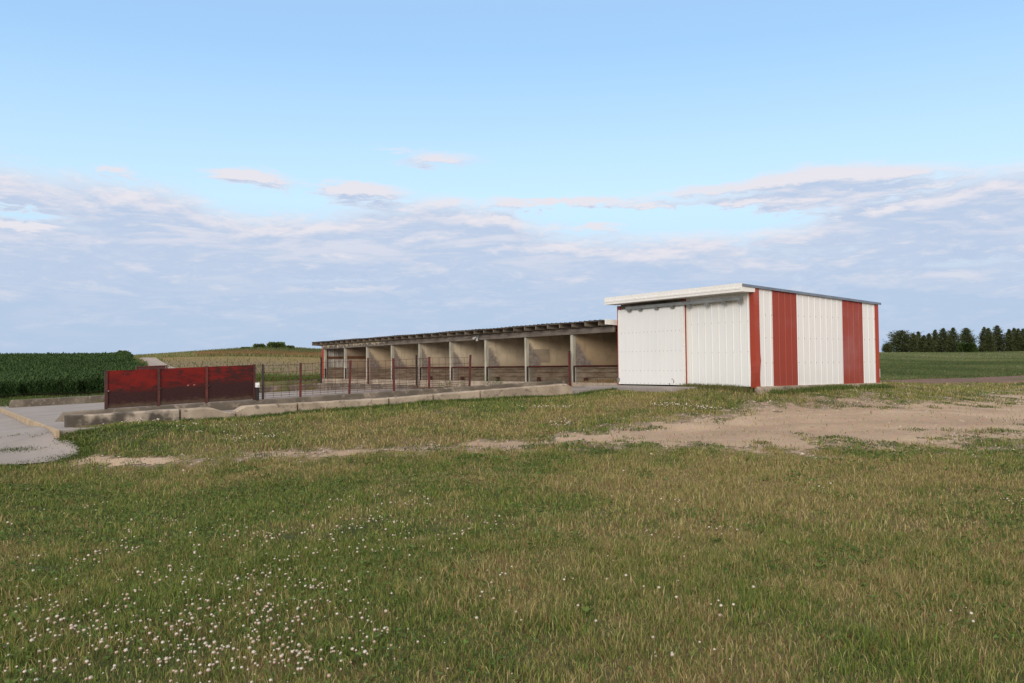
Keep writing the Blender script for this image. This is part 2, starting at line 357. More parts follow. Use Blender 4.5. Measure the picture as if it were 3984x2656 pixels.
def density(el):
    pv = t.comb(t.m('MULTIPLY', az, 5.0), t.m('MULTIPLY', el, 19.0), 0)
    nA = t.noise(pv, 1.5, 9, .60, .5); nB = t.noise(pv, 6.5, 7, .66, .6)
    nn = t.m('ADD', t.m('MULTIPLY', t.m('SUBTRACT', nA, .5), 1.2), t.m('MULTIPLY', t.m('SUBTRACT', nB, .5), .55))
    d = t.m('ADD', t.m('MAXIMUM', t.m('MINIMUM', t.m('DIVIDE', t.m('SUBTRACT', top, el), .014), 1.35), -2.0), t.m('MULTIPLY', nn, 2.8))
    azw = t.m('ADD', az, t.m('MULTIPLY', t.m('SUBTRACT', nA, .5), .16)); elw = t.m('ADD', el, t.m('MULTIPLY', t.m('SUBTRACT', nB, .5), .030))
    for x, y, sx, sy, amp in BL:
        a = t.m('DIVIDE', t.m('SUBTRACT', azw, Az(x)), sx/2005); b = t.m('DIVIDE', t.m('SUBTRACT', elw, E(y)), sy/2005)
        d = t.m('ADD', d, t.m('MULTIPLY', t.m('EXPONENT', t.m('MULTIPLY', t.m('ADD', t.m('MULTIPLY', a, a), t.m('MULTIPLY', b, b)), -1)), amp))
    return t.m('MAXIMUM', d, -3.0)
dens = density(el); dens2 = density(t.m('ADD', el, .010))
cov = t.step(-.95, 1.2, dens)
# sky gradient: clear-sky texture, tinted paler towards the horizon
hsv = t.node('ShaderNodeHueSaturation'); t.put(hsv.inputs['Color'], sky.outputs[0]); hsv.inputs['Saturation'].default_value = 1.0
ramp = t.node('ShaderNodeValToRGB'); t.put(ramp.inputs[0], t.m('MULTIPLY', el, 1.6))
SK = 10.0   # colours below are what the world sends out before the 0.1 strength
rc = [(0.0, (.40, .515, .70)), (.13, (.455, .64, .84)), (.30, (.575, .80, .965)), (.38, (.515, .76, .97)), (.56, (.365, .62, .945)), (.75, (.36, .56, .86)), (1.0, (.98, .93, .87))]  # last stop: unseen overhead sky whitened, added to light the ground from above
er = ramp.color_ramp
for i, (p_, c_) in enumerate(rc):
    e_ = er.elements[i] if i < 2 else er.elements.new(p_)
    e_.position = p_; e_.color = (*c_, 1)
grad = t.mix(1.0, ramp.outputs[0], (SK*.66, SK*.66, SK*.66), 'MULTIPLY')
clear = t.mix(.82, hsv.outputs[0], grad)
lit = t.step(-.25, 1.25, t.m('SUBTRACT', dens, dens2))
edge = t.m('MULTIPLY', t.step(1.5, -.2, dens), .6)
pc = t.comb(t.m('MULTIPLY', az, 4.0), t.m('MULTIPLY', el, 26.0), 3.3); nC = t.noise(pc, 2.2, 8, .62, .4)
upper = t.step(E(700), E(450), el)
broad = t.m('MULTIPLY', t.step(.47, .66, nC), t.m('ADD', t.m('MULTIPLY', upper, .45), .25))
wl = t.m('MAXIMUM', t.m('MAXIMUM', t.m('MULTIPLY', lit, .85), edge), broad)
ccol = t.mix(wl, (SK*.50*.60, SK*.60*.60, SK*.785*.60), (SK*.88*.60, SK*.82*.60, SK*.85*.60))
hz = t.step(E(560), E(800), el)
ccol = t.mix(t.m('MULTIPLY', hz, .72), ccol, (SK*.44*.60, SK*.575*.60, SK*.77*.60))
low = t.m('MULTIPLY', t.step(E(600), E(790), el), .35)
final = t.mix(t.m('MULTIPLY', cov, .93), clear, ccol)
after = t.step(.15, -.75, g[1]); final = t.mix(t.m('MULTIPLY', after, .8), final, (SK*.68, SK*.63, SK*.58))   # evening glow added to the unseen sky behind the viewer, to warm the light
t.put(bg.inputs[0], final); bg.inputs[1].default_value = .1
sl = bpy.data.lights.new('sun', 'SUN'); sl.energy = 1.15; sl.angle = math.radians(25); sl.color = (1.0, .915, .82)
so = bpy.data.objects.new('sun', sl); COL.objects.link(so)
sd = Vector((math.sin(SUN_AZ)*math.cos(SUN_EL), math.cos(SUN_AZ)*math.cos(SUN_EL), math.sin(SUN_EL)))
so.rotation_euler = (-sd).to_track_quat('-Z', 'Y').to_euler(); so.location = sd*60
S.view_settings.view_transform = 'Standard'; S.view_settings.look = 'None'; S.view_settings.exposure = .74; S.view_settings.gamma = 1
# ---------------------------------------------------------------- ground sheet
def grid_faces(nr, nc): 
    i = np.arange(nr-1)[:, None]*nc+np.arange(nc-1)[None]; return np.stack([i, i+1, i+nc+1, i+nc], -1).reshape(-1, 4)
def sheet(name, X, Y, Z, mat, tint=None, kind='structure'):
    nr, nc = X.shape; V = np.stack([X, Y, Z], -1).reshape(-1, 3); Fq = grid_faces(nr, nc)
    o = fast_mesh(name, V, Fq.ravel(), np.arange(len(Fq))*4, np.full(len(Fq), 4), mat, np.full((len(V), 3), .2) if tint is None else tint)
    o.data.polygons.foreach_set('use_smooth', [True]*len(Fq)); o['kind'] = kind; return o
# zones shared by the soil and the grass: 0 green .. 1 dry
def pix(X, Y, Z):
    P = np.stack([X, Y, np.asarray(Z)-EYE], -1); d = P@FW; return CX+F*(P@R2)/d, CY-F*(P@U2)/d
DRY = [(at_z(*q), r, a) for q, r, a in (((2750, 1900, -1.5), 2.0, .5), ((3300, 1830, -1.4), 2.2, .4), ((3700, 2300, -1.58), 1.6, .3), ((1950, 1640, -1.1), 2.6, .5), ((1500, 1730, -1.3), 3., .35), ((3500, 1540, -.95), 3, .3),
       ((900, 1810, -1.45), 1.6, .3), ((2500, 1560, -.85), 2, .2), ((2900, 2600, -1.6), .8, .25), ((1250, 1930, -1.53), 1.5, -.5), ((1500, 2150, -1.57), 1.1, -.4), ((1700, 1570, -.85), 2.6, -.6), ((900, 1680, -1.15), 2.2, -.3),
       ((2000, 1790, -1.42), 1.2, -.4), ((3000, 1490, -.6), 1.5, -.2), ((400, 2000, -1.55), 1.5, -.2), ((700, 2500, -1.6), 1.0, -.15), ((3984, 1900, -1.45), 1.5, -.1))]
def dryness(X, Y):
    d = .40+.11*np.clip((X-.6)/2.5, -1, 1)*sst(16, 11, Y)+(fbm(X*.45+3, Y*.3+8, 3)-.5)*1.05+(fbm(X*1.7, Y*1.2, 3)-.5)*1.2+(fbm(X*5+7, Y*4, 2)-.5)*1.0
    for p, r, a in DRY: d = d+a*np.exp(-((X-p[0])**2+(Y-p[1])**2)/r**2)
    return np.clip(d, 0, 1)
def track_mask(X, Y):                                         # >0 on bare gravel
    px, py = pix(X, Y, ground(X, Y, False))
    up = np.interp(px, [-300, 0, 300, 620, 1200, 1500, 2100, 2400, 2750, 3100, 3450, 3984, 4400], [1790, 1796, 1755, 1765, 1740, 1726, 1690, 1652, 1622, 1590, 1572, 1546, 1535])
    dn = np.interp(px, [-300, 0, 350, 700, 1200, 1600, 2150, 2600, 3100, 3500, 3984, 4400], [1812, 1815, 1830, 1838, 1800, 1785, 1752, 1738, 1730, 1728, 1688, 1670])
    wear = np.interp(px, [-300, 200, 900, 1300, 2000, 2400, 2800, 3200, 4400], [-.02, -.32, -.62, -.9, -.62, .04, .5, .6, .6])
    d = np.minimum((py-up)*1.25, dn-py)/(dn-up)*2             # 1 in the middle, 0 at the edges
    nz = (fbm(X*1.1+5, Y*.9, 3)-.5)*1.0+(fbm(X*3.6, Y*3.0, 3)-.5)*1.5+(fbm(X*9+4, Y*8, 2)-.5)*.5
    return d-.40+wear*.8+nz*np.clip(1.25-np.clip(d, 0, 1)*.55*(wear > 0), .5, 1.25), d
nth = 340; th = np.linspace(-math.radians(62), math.radians(62), nth)
rr = np.concatenate([np.exp(np.linspace(math.log(1.2), math.log(60), 330)), np.exp(np.linspace(math.log(60), math.log(900), 170))[1:]])
R_, T_ = np.meshgrid(rr, th, indexing='ij'); GX = R_*np.sin(T_); GY = R_*np.cos(T_); GZ = ground(GX, GY)
def soil_tint(X, Y):
    d = dryness(X, Y); c = (1-d)[..., None]*np.array([.058, .070, .026])+d[..., None]*np.array([.18, .135, .072])
    far = sst(30, 55, Y)[..., None]; px = X/np.maximum(Y, 1)
    past = np.array([.125, .14, .062])+(fbm(X*.05, Y*.03, 4)-.5)[..., None]*np.array([.22, .12, .09])
    c = c*(1-far)+past*far
    mk_, _d = track_mask(X, np.maximum(Y, 2.)); g_ = sst(-.75, .05, mk_)*(Y > 9)*(Y < 32); c = c*(1-g_[..., None])+g_[..., None]*np.array([.30, .232, .175])
    return c.reshape(-1, 3)
mg, tg, bgd = new_mat('lawn_soil', .95, .1)
cg = tg.attr('tint').outputs['Color']; pos = tg.node('ShaderNodeNewGeometry').outputs['Position']
n1 = tg.noise(pos, 14, 5, .7); n2 = tg.noise(pos, 60, 3)
k1 = tg.m('ADD', tg.m('MULTIPLY', n1, 1.3), .35); cg = tg.mix(1.0, cg, tg.comb(k1, k1, k1), 'MULTIPLY')
cg = tg.mix(tg.m('MULTIPLY', tg.step(.55, .7, n2), .5), cg, (.06, .045, .03))
tg.put(bgd.inputs['Base Color'], cg); bump(tg, bgd, n1, .5, .03)
sheet('ground', GX, GY, GZ, mg, soil_tint(GX, GY))
# land behind and beside the camera
bx, by = np.meshgrid(np.linspace(-900, 900, 40), np.linspace(-600, 0, 14)); 
V = []
ring = [(1.2*math.sin(a), 1.2*math.cos(a)) for a in np.linspace(-math.radians(62), math.radians(62), 40)]
outer = [(900*math.sin(a), 900*math.cos(a)) for a in np.linspace(math.radians(62), math.radians(298), 40)]
zc = [float(ground(np.array(x), np.array(y))) for x, y in ring]
a_in = np.linspace(math.radians(62), math.radians(298), 40)
rads = np.exp(np.linspace(math.log(1.2), math.log(900), 40))
AA, RR = np.meshgrid(a_in, rads); BX = RR*np.sin(AA); BY = RR*np.cos(AA)
edge_z = ground(rads*math.sin(math.radians(62)), rads*math.cos(math.radians(62))); edge_z2 = ground(-rads*math.sin(math.radians(62)), rads*math.cos(math.radians(62)))
fade = np.clip((AA-AA[0, 0])/.6, 0, 1); fade2 = np.clip((AA[0, -1]-AA)/.6, 0, 1)
BZ = np.full(BX.shape, 0.0)-.02; BZ = BZ*fade+edge_z[:, None]*(1-fade); BZ = BZ*fade2+edge_z2[:, None]*(1-fade2)
sheet('ground', BX, BY, BZ, mg, soil_tint(BX, np.abs(BY)))
def patch_grid(corners, n1, n2, lift):                        # four corners (X, Y): near-left, near-right, far-right, far-left
    s = np.linspace(0, 1, n1)[None, :, None]; q = np.linspace(0, 1, n2)[:, None, None]; c = [np.array(k[:2], float) for k in corners]
    P = (1-q)*((1-s)*c[0]+s*c[1])+q*((1-s)*c[3]+s*c[2]); X, Y = P[..., 0], P[..., 1]; return X, Y, ground(X, Y, False)+lift
def strip(nearline, farline, n1, n2, lift):
    def res(L):
        L = np.array([k[:2] for k in L], float); d = np.concatenate([[0], np.cumsum(np.linalg.norm(np.diff(L, axis=0), axis=1))]); q = np.linspace(0, d[-1], n1)
        return np.stack([np.interp(q, d, L[:, 0]), np.interp(q, d, L[:, 1])], 1)
    a, b = res(nearline), res(farline); q = np.linspace(0, 1, n2)[:, None, None]; P = (1-q)*a[None]+q*b[None]; X, Y = P[..., 0], P[..., 1]
    return X, Y, ground(X, Y, False)+lift
def gp(x, y):                                                 # where the line of sight meets the terrain
    d = ray(x, y); Y = 4.
    for k in range(4000):
        if d[2]*Y+EYE < float(ground(np.array(d[0]*Y), np.array(Y), False)): break
        Y *= 1.003
    return np.array([d[0]*Y, Y])
# gravel track
cell = .065; x0, x1, y0, y1 = -15, 24, 10.2, 30
gx = np.arange(x0, x1, cell); gy = np.arange(y0, y1, cell); TX, TY = np.meshgrid(gx, gy); mk, _ = track_mask(TX, TY)
TZ = ground(TX, TY)+.006+.012*np.clip(mk, -.2, .5); idx = np.arange(TX.size).reshape(TX.shape)
ok = (mk[:-1, :-1] > 0)&(mk[1:, 1:] > 0)&(mk[1:, :-1] > -.05)&(mk[:-1, 1:] > -.05)
ii, jj = np.nonzero(ok); Fq = np.stack([idx[ii, jj], idx[ii, jj+1], idx[ii+1, jj+1], idx[ii+1, jj]], 1)
us, inv = np.unique(Fq.ravel(), return_inverse=True)
mt, tt, bt = new_mat('gravel', .95, .15); pos = tt.node('ShaderNodeNewGeometry').outputs['Position']
na = tt.noise(pos, .8, 5, .6); nb = tt.noise(pos, 28, 4, .7)
vo = tt.node('ShaderNodeTexVoronoi'); tt.put(vo.inputs['Vector'], pos); vo.inputs['Scale'].default_value = 38
c = tt.mix(tt.step(.35, .68, na), (.465, .34, .24), (.37, .265, .185)); c = tt.mix(tt.m('MULTIPLY', tt.step(.5, .72, nb), .6), c, (.50, .40, .32))
c = tt.mix(.28, c, vo.outputs['Color'], 'SOFT_LIGHT')
rm = tt.node('ShaderNodeMapping'); tt.put(rm.inputs[0], pos); rm.inputs['Scale'].default_value = (.12, 1.1, 1); rn = tt.noise(rm.outputs[0], 1.0, 5, .6)
c = tt.mix(tt.m('MULTIPLY', tt.step(.45, .62, rn), .35), c, (.27, .195, .145)); c = tt.mix(tt.m('MULTIPLY', tt.step(.46, .36, rn), .3), c, (.50, .40, .31))   # packed wheel lanes and loose dust
tt.put(bt.inputs['Base Color'], c); bump(tt, bt, nb, .6, .02)
V = np.stack([TX, TY, TZ], -1).reshape(-1, 3)[us]
o = fast_mesh('gravel_track', V, inv, np.arange(len(Fq))*4, np.full(len(Fq), 4), mt, np.full((len(V), 3), .3)); o['kind'] = 'structure'
o.data.polygons.foreach_set('use_smooth', [True]*len(Fq))
# loose stones on the track
def stones(nst):
    X = rng.uniform(-14, 22, nst*10); Y = rng.uniform(10.5, 26, nst*10); m_, d_ = track_mask(X, Y)
    k = np.nonzero((m_ > -.6)&(rng.random(len(X)) < np.exp(-((m_+.1)/.4)**2)+.10))[0][:nst]; X, Y = X[k], Y[k]; Z = ground(X, Y)+.008
    r = rng.lognormal(-4.45, .5, len(X)); oc = np.array([(1, 0, 0), (0, 1, 0), (-1, 0, 0), (0, -1, 0), (0, 0, .7), (0, 0, -.4)], float)
    V = np.stack([X, Y, Z], -1)[:, None]+oc[None]*r[:, None, None]*rng.uniform(.6, 1.3, (len(X), 6, 1))
    f = np.array([(0, 1, 4), (1, 2, 4), (2, 3, 4), (3, 0, 4), (1, 0, 5), (2, 1, 5), (3, 2, 5), (0, 3, 5)])
    L = (f[None]+np.arange(len(X))[:, None, None]*6).reshape(-1); g_ = rng.uniform(.7, 1.3, (len(X), 1))
    tint = np.repeat(np.array([.44, .36, .29])*g_, 6, 0); nf = len(X)*8
    o = fast_mesh('gravel', V.reshape(-1, 3), L, np.arange(nf)*3, np.full(nf, 3), M['stone'], tint); o['kind'] = 'stuff'
stones(12000)
# brown tilled strip, far lane, stubble field
msoil = mottled('tilled_soil', (.185, .098, .062), (.125, .070, .047), .5, (.32, .21, .14), 2.5, k3=.6)
def with_loc(o):
    n_ = len(o.data.vertices); a = np.empty(n_*3, np.float32); o.data.vertices.foreach_get('co', a)
    o.data.attributes.new('loc', 'FLOAT_VECTOR', 'POINT').data.foreach_set('vector', a)
nl = [gp(3330, 1512), gp(3500, 1507), gp(3700, 1502), gp(3984, 1496), gp(4350, 1490)]; fl = [gp(3330, 1484), gp(3500, 1478), gp(3700, 1470), gp(3984, 1461), gp(4350, 1453)]
with_loc(sheet('soil_strip', *strip(nl, fl, 120, 30, .012), msoil))
mst, ts, bs_ = new_mat('stubble_rows', .95, .1); p_ = ts.node('ShaderNodeNewGeometry').outputs['Position']; x_ = ts.sep(p_)
rw = ts.m('ADD', ts.m('MULTIPLY', x_[0], .80), ts.m('MULTIPLY', x_[1], .60))
wv = ts.m('SINE', ts.m('MULTIPLY', rw, 2*math.pi/1.5)); nz_ = ts.noise(p_, .35, 5, .6); nf_ = ts.noise(p_, 3, 4, .7)
c = ts.mix(ts.step(-.5, .6, ts.m('ADD', wv, ts.m('MULTIPLY', ts.m('SUBTRACT', nf_, .5), 2.5))), (.25, .165, .115), (.18, .155, .06))
yl = ts.step(84, 104, ts.m('ADD', x_[1], ts.m('MULTIPLY', ts.m('SUBTRACT', nz_, .5), 40)))
c = ts.mix(ts.m('MULTIPLY', yl, .55), c, (.26, .19, .05))
gr = ts.step(66, 50, ts.m('ADD', x_[1], ts.m('MULTIPLY', ts.m('SUBTRACT', nz_, .5), 30))); c = ts.mix(gr, c, (.09, .12, .028))
ts.put(bs_.inputs['Base Color'], c)
nl = [gp(660, 1462), gp(900, 1480), gp(1240, 1480), gp(1500, 1476)]; fl = [gp(625, 1392), gp(830, 1387), gp(1243, 1392), gp(1500, 1392)]
sheet('stubble_field', *strip(nl, fl, 120, 80, .015), mst)
mln = mottled('lane_gravel', (.40, .335, .28), (.34, .28, .23), .3, (.44, .38, .33), 3)
nl = [gp(560, 1468), gp(700, 1452)]; 
lane = [(gp(585, 1462), gp(725, 1452)), (gp(575, 1440), gp(690, 1438)), (gp(572, 1422), gp(655, 1424)), (gp(545, 1405), gp(622, 1404)), (gp(528, 1393.5), gp(608, 1393))]
with_loc(sheet('farm_lane', *strip([a for a, b in lane], [b for a, b in lane], 60, 12, .07), mln))
# ---------------------------------------------------------------- concrete: yard slab, step, apron
yard = MB()
P = [(sB[0], sB[1]), (sB[0]+.5, sB[1]+.02), (sB[0]+1.8, VB+.12), (.05, VB+.14), (.05, 19.9), (-10, 23), sF]
yard.add([(u, v, slab(u, v)) for u, v in P]+[(u, v, slab(u, v)-.14) for u, v in P], [tuple(range(7)), tuple(range(13, 6, -1))]+[(i, i+7, (i+1) % 7+7, (i+1) % 7) for i in range(7)])
o = yard.build('yard_slab', M['concrete']); o['kind'] = 'structure'
# step between the two slabs
nrm = np.array([dirn[1], -dirn[0]])/np.linalg.norm(dirn); nrm = nrm if nrm[0] < 0 else -nrm
kb = MB(); q0, q1 = np.array(sB)-dirn*.004, np.array(sF); N_ = 24
for i in range(N_):
    a, b = q0+(q1-q0)*i/N_, q0+(q1-q0)*(i+1)/N_; j = lambda: rng.uniform(-.012, .012)
    if i == 0: ja = j()
    jb = j(); za, zb = slab(*a)+.01, slab(*b)+.01
    o1, o2 = a+nrm*(.07+ja), b+nrm*(.07+jb); kb.hexa([(*a, za-.3), (*b, zb-.3), (*o2, zb-.3), (*o1, za-.3), (*a, za), (*b, zb), (*(b+nrm*(.05+jb)), zb-.006), (*(a+nrm*(.05+ja)), za-.006)]); ja = jb
tag(kb.build('concrete_kerb', M['step']), 'yellowish weathered concrete step between the lower apron and the yard slab', 'kerb')
# apron
ca = .07; AX, AY = np.meshgrid(np.arange(-40, -4, ca), np.arange(11, 42, ca)); wob = (fbm(AX*2, AY*2, 3)-.5)*.10; ins = in_poly(AX+wob*(AY < 17), AY+wob*(AY < 17), APRON)
AZ = ground(AX, AY, False)+.022; ix = np.arange(AX.size).reshape(AX.shape); ii, jj = np.nonzero(ins[:-1, :-1]&ins[1:, 1:]&ins[1:, :-1]&ins[:-1, 1:])
Fq = np.stack([ix[ii, jj], ix[ii, jj+1], ix[ii+1, jj+1], ix[ii+1, jj]], 1); us_, inv = np.unique(Fq.ravel(), return_inverse=True); V = np.stack([AX, AY, AZ], -1).reshape(-1, 3)[us_]
o = fast_mesh('concrete_apron', V, inv, np.arange(len(Fq))*4, np.full(len(Fq), 4), M['concrete'], np.full((len(V), 3), .3)); o['kind'] = 'structure'; with_loc(o)
# ---------------------------------------------------------------- kerb walls and block row
VF, Z0, Z1, HP = .204, -.4237, .0332, .852
ktop = lambda u: Z0+Z1*u
def rough_wall(u0, u1, v0, v1, top, bot, n, amp=.012, lean=0):
    m = MB(); us_ = np.linspace(u0, u1, n+1); R = []
    for i, u in enumerate(us_):
        j = lambda a=amp: rng.uniform(-a, a)
        b_ = .025
        R.append([(u, v0+j(), bot(u)), (u, v0+j(), top(u)-b_+j(.006)), (u, v0+b_+j(), top(u)+j(.006)), (u, v1-b_, top(u)+j(.006)), (u, v1, top(u)-b_), (u, v1, bot(u))])
    if lean: 
        for k in range(1, 5): R[0][k] = (R[0][k][0]+lean, R[0][k][1], R[0][k][2])
    V = [p for r in R for p in r]; Fc = []
    for i in range(n):
        for k in range(5): Fc.append((i*6+k, i*6+k+1, (i+1)*6+k+1, (i+1)*6+k)[::-1])
    Fc += [tuple(range(6)), tuple(n*6+k for k in range(6))[::-1]]
    m.add(V, Fc); return m
uL = u_on(203, VF-.08)
tag(rough_wall(uL, -.02, VF-.10, VF+.10, lambda u: ktop(u), lambda u: slab(u, 0)-.1, 46, lean=.22).build('concrete_wall', M['kerb']), 'long low mossy concrete kerb wall under the red panels and wire fence', 'wall')
ub = u_on(33, 19.5)
tag(rough_wall(ub, -.5, 19.5, 19.75, lambda u: -.725+.0318*u, lambda u: slab(u, 19.5)-.1, 40, lean=.1).build('concrete_wall', M['kerb']), 'low brown concrete kerb at the back of the yard beside the green crop', 'wall')
tag(rough_wall(-7.5, .4, 20.0, 20.2, lambda u: -.60+.012*u+.05*(u > -2.2), lambda u: slab(u, 20)-.1, 18).build('concrete_wall', M['kerb']), 'upper concrete wall tier behind the back kerb near the far shed end', 'wall')
edges = [(258, 1662, 701), (703, 0, 915), (919, 0, 1157), (1159, 0, 1510), (1514, 0, 1684), (1690, 0, 1866), (1870, 0, 2229)]
labels = ['dark stained concrete block at the left end of the front row', 'short concrete block broken and tapering down at its right end', 'mossy concrete block with a chipped rounded left corner',
          'long pale concrete block below the third and fourth wire fence bays', 'pale concrete block with a dark rusty gap at its left end', 'plain pale concrete block second from the right end of the row', 'long pale concrete block at the right end ending in a slope']
def btop(u): return at_top(u)
bl_u = [u_on(x, VB) for x in (258, 701, 1157, 1512, 1866, 2229)]
bl_t = []
for x, y in ((258, 1618), (701, 1591.5), (1157, 1568), (1512, 1548), (1866, 1519), (2225, 1491)):
    u = u_on(x, VB); X, Y = xy_of(u, VB); bl_t.append(ray(x, y)[2]*Y)
for (xa, _, xb), lab in zip(edges, labels):
    ua, ub2 = u_on(xa, VB), u_on(xb, VB); i = labels.index(lab); L = ub2-ua
    tp = lambda u: float(np.interp(u, bl_u, bl_t))
    def top(u, i=i, ua=ua, ub2=ub2, L=L):
        s = (u-ua)/L; z = tp(u)
        if i == 1: z -= .13*float(sst(.5, .95, s))
        if i == 2: z -= .10*float(sst(.08, .0, s))
        if i == 6: z -= .10*float(sst(.93, 1., s))
        return z
    o = rough_wall(ua+.01, ub2-.015, VB-.02*(i % 2), VB+.32, top, lambda u: tp(u)-.34, max(4, int(L/.18)), amp=.010).build('concrete_block', M['block_dark'] if i == 0 else M['block'])
    tag(o, lab, 'concrete block', 'concrete blocks in a row before the pen')
# ---------------------------------------------------------------- red steel panel fence
fp = empty('steel_panel_fence', W3(-12, VF, ktop(-12)), label='rusty fence of three red painted steel panels on the low wall', cat='fence')
pu = [-12.92, -11.82, -10.75, -9.62]; dark = (.9, .33, -1)
for i in range(3):
    a, b = pu[i]+.03, pu[i+1]-.03; m = MB(); nn_ = 8
    zt = [ktop(a)+HP-.005, ktop(b)+HP-.005]; zb = [ktop(a)+.012, ktop(b)+.012]
    m.hexa([(a, VF-.02, zb[0]), (b, VF-.02, zb[1]), (b, VF+.0, zb[1]), (a, VF, zb[0]), (a, VF-.02, zt[0]), (b, VF-.02, zt[1]), (b, VF, zt[1]), (a, VF, zt[0])])
    o = m.build('panel', panel_mat('peeling_red_panel', i*3.7+1.3, (.40, .44, .47)[i]), fp)
    o['label'] = ('panel with bright red upper half', 'red panel with two pale scraped marks', 'red panel with heavy dark rust patches')[i]
    if i == 1:
        for du in (.62, .76):
            sc = MB(); uu = a+du*1.0; zz = ktop(uu)+.435; sc.add([(uu-.022, VF-.0235, zz-.02), (uu+.018, VF-.0235, zz-.012), (uu+.026, VF-.0235, zz+.012), (uu, VF-.0235, zz+.022), (uu-.026, VF-.0235, zz+.006)], [(0, 1, 2, 3, 4)])
            sc.build('scrape_mark', mottled('pale_scrape', (.40, .20, .18), (.30, .08, .07), 20, None, 40), o)
for i, u in enumerate(pu):
    m = MB(); m.box(u-.028, u+.028, VF-.05, VF+.02, ktop(u)-.02, ktop(u)+HP+.01)
    po = m.build('post', M['rust_red'] if i in (2,) else M['rust'], fp)
    h = MB(); h.tube([(u+.03, VF-.055, ktop(u)+.40), (u+.055, VF-.06, ktop(u)+.40)], .014); h.build('bolt', M['galv'] if i == 0 else M['dark_steel'], po)
# hog wire fence
hf = empty('wire_fence', W3(-7, VF, ktop(-7)), label='rusty welded wire fence with thin red steel posts on the low wall', cat='fence')
fu = [-9.42, -8.469, -7.146, -5.896, -4.821, -3.516]
for i, u in enumerate(fu):
    m = MB(); e = .05 if i == 2 else 0; lean = (.0, .006, .02, -.012, .008, .02)[i]; zb, zt = ktop(u)-(.16 if i == 1 else .02), ktop(u)+HP+(.0, .0, .01, .02, .02, .03)[i]
    m.hexa([(u-.024-lean, VF-.075, zb), (u+.024-lean, VF-.075, zb), (u+.024-lean, VF-.035, zb), (u-.024-lean, VF-.035, zb), (u-.024+lean, VF-.075, zt), (u+.024+lean, VF-.075, zt), (u+.024+lean, VF-.035, zt), (u-.024+lean, VF-.035, zt)])
    m.build('post', M['rust_red'] if i else M['dark_steel'], hf)
m = MB(); rw_ = .0042
hs = [.025, .075, .13, .19, .26, .34, .43, .53, .65, .825]
u0_, u1_ = -9.56, -3.52
sag = lambda u: .012*math.sin(u*2.3)
for h in hs: m.tube([(u, VF-.02+.01*math.sin(u*1.7), ktop(u)+h+sag(u)*(h/.85)) for u in np.linspace(u0_, u1_, 26)], rw_, 4)
for u in np.arange(u0_, u1_+.01, .203): m.tube([(u+.004, VF-.014, ktop(u)+.02), (u+rng.uniform(-.008, .008), VF-.012, ktop(u)+.83+sag(u))], rw_, 4)
m.build('wire_mesh', M['rust_red'], hf)
# black pipe with white box
uu = u_on(1001, VF-.12); pb = empty('pipe_post', W3(uu, VF-.05, ktop(uu)), label='short black pipe post with a white box on top beside the red panels', cat='post')
MB().tube([(uu, VF-.11, ktop(uu)), (uu, VF-.11, ktop(uu)+.30)], .043, 10).build('pipe', M['black'], pb)
bxo = MB().box(uu-.042, uu+.042, VF-.16, VF-.075, ktop(uu)+.30, ktop(uu)+.415).build('box', M['white_plastic'], pb, bevel=.006)
MB().tube([(uu+.01, VF-.1605, ktop(uu)+.335), (uu+.01, VF-.166, ktop(uu)+.335)], .013, 8).build('knob', M['black'], bxo)
# gate lying farther back in the yard
vg = 9.0; ga, gb2 = u_on(532, vg), u_on(649, vg); gt = empty('steel_gate', W3((ga+gb2)/2, vg, slab(ga, vg)), label='dark red steel gate whose top edge shows above the red panels', cat='gate')
Xg, Yg = xy_of(ga, vg); zt0 = ray(532, 1424.7)[2]*Yg; Xg, Yg = xy_of(gb2, vg); zt1 = ray(649, 1420.4)[2]*Yg; zb0 = slab(ga, vg)+.06; zb1 = slab(gb2, vg)+.06
m = MB(); m.hexa([(ga+.04, vg-.012, zb0), (gb2-.04, vg-.012, zb1), (gb2-.04, vg+.012, zb1), (ga+.04, vg+.012, zb0), (ga+.04, vg-.012, zt0-.03), (gb2-.04, vg-.012, zt1-.03), (gb2-.04, vg+.012, zt1-.03), (ga+.04, vg+.012, zt0-.03)]); m.build('panel', M['rust'], gt)
m = MB()
m.tube([(ga, vg, slab(ga, vg)), (ga, vg, zt0-.015), (gb2, vg, zt1-.015), (gb2, vg, slab(gb2, vg))], .03, 8); m.build('frame', M['rust_red'], gt)
# ---------------------------------------------------------------- long open shed
SP = 2.44; ZB, ZBT = .95, 1.115; VR0, VR1 = -2.12, 19.95; SLP = .047; OV = .45; DEP = 4.3
rz = lambda u: 1.235-SLP*u                                    # underside of the roof sheet
sh = empty('livestock_shed', W3(2, 9, -.9), label='long low open fronted livestock shed with eight stalls and dark roof', cat='shed')
sill = MB(); sill.box(-.07, DEP, VR0, 19.8, -1.15, -.5); sill.build('sill', M['block'], sh, bevel=.01)
st2 = rough_wall(0, 1, 0, 1, lambda u: 0, lambda u: 0, 1)
m = MB(); nn_ = 30
vv = np.linspace(9.7, 19.6, nn_+1)
for i in range(nn_): 
    a, b = vv[i], vv[i+1]; j1 = .012*math.sin(i*2.1)
    m.box(-.50+j1, -.072, a, b, -1.15, -.70+.006*math.sin(i*1.3))
m.build('ledge', M['kerb'], sh)
bmk = MB(); bmk.box(-.05, 0.0, VR0+.1, 12.75, ZB, ZBT); bmk.box(-.045, 0.0, 12.77, 19.75, ZB-.01, ZBT); bmk.build('header_beam', M['beam'], sh)
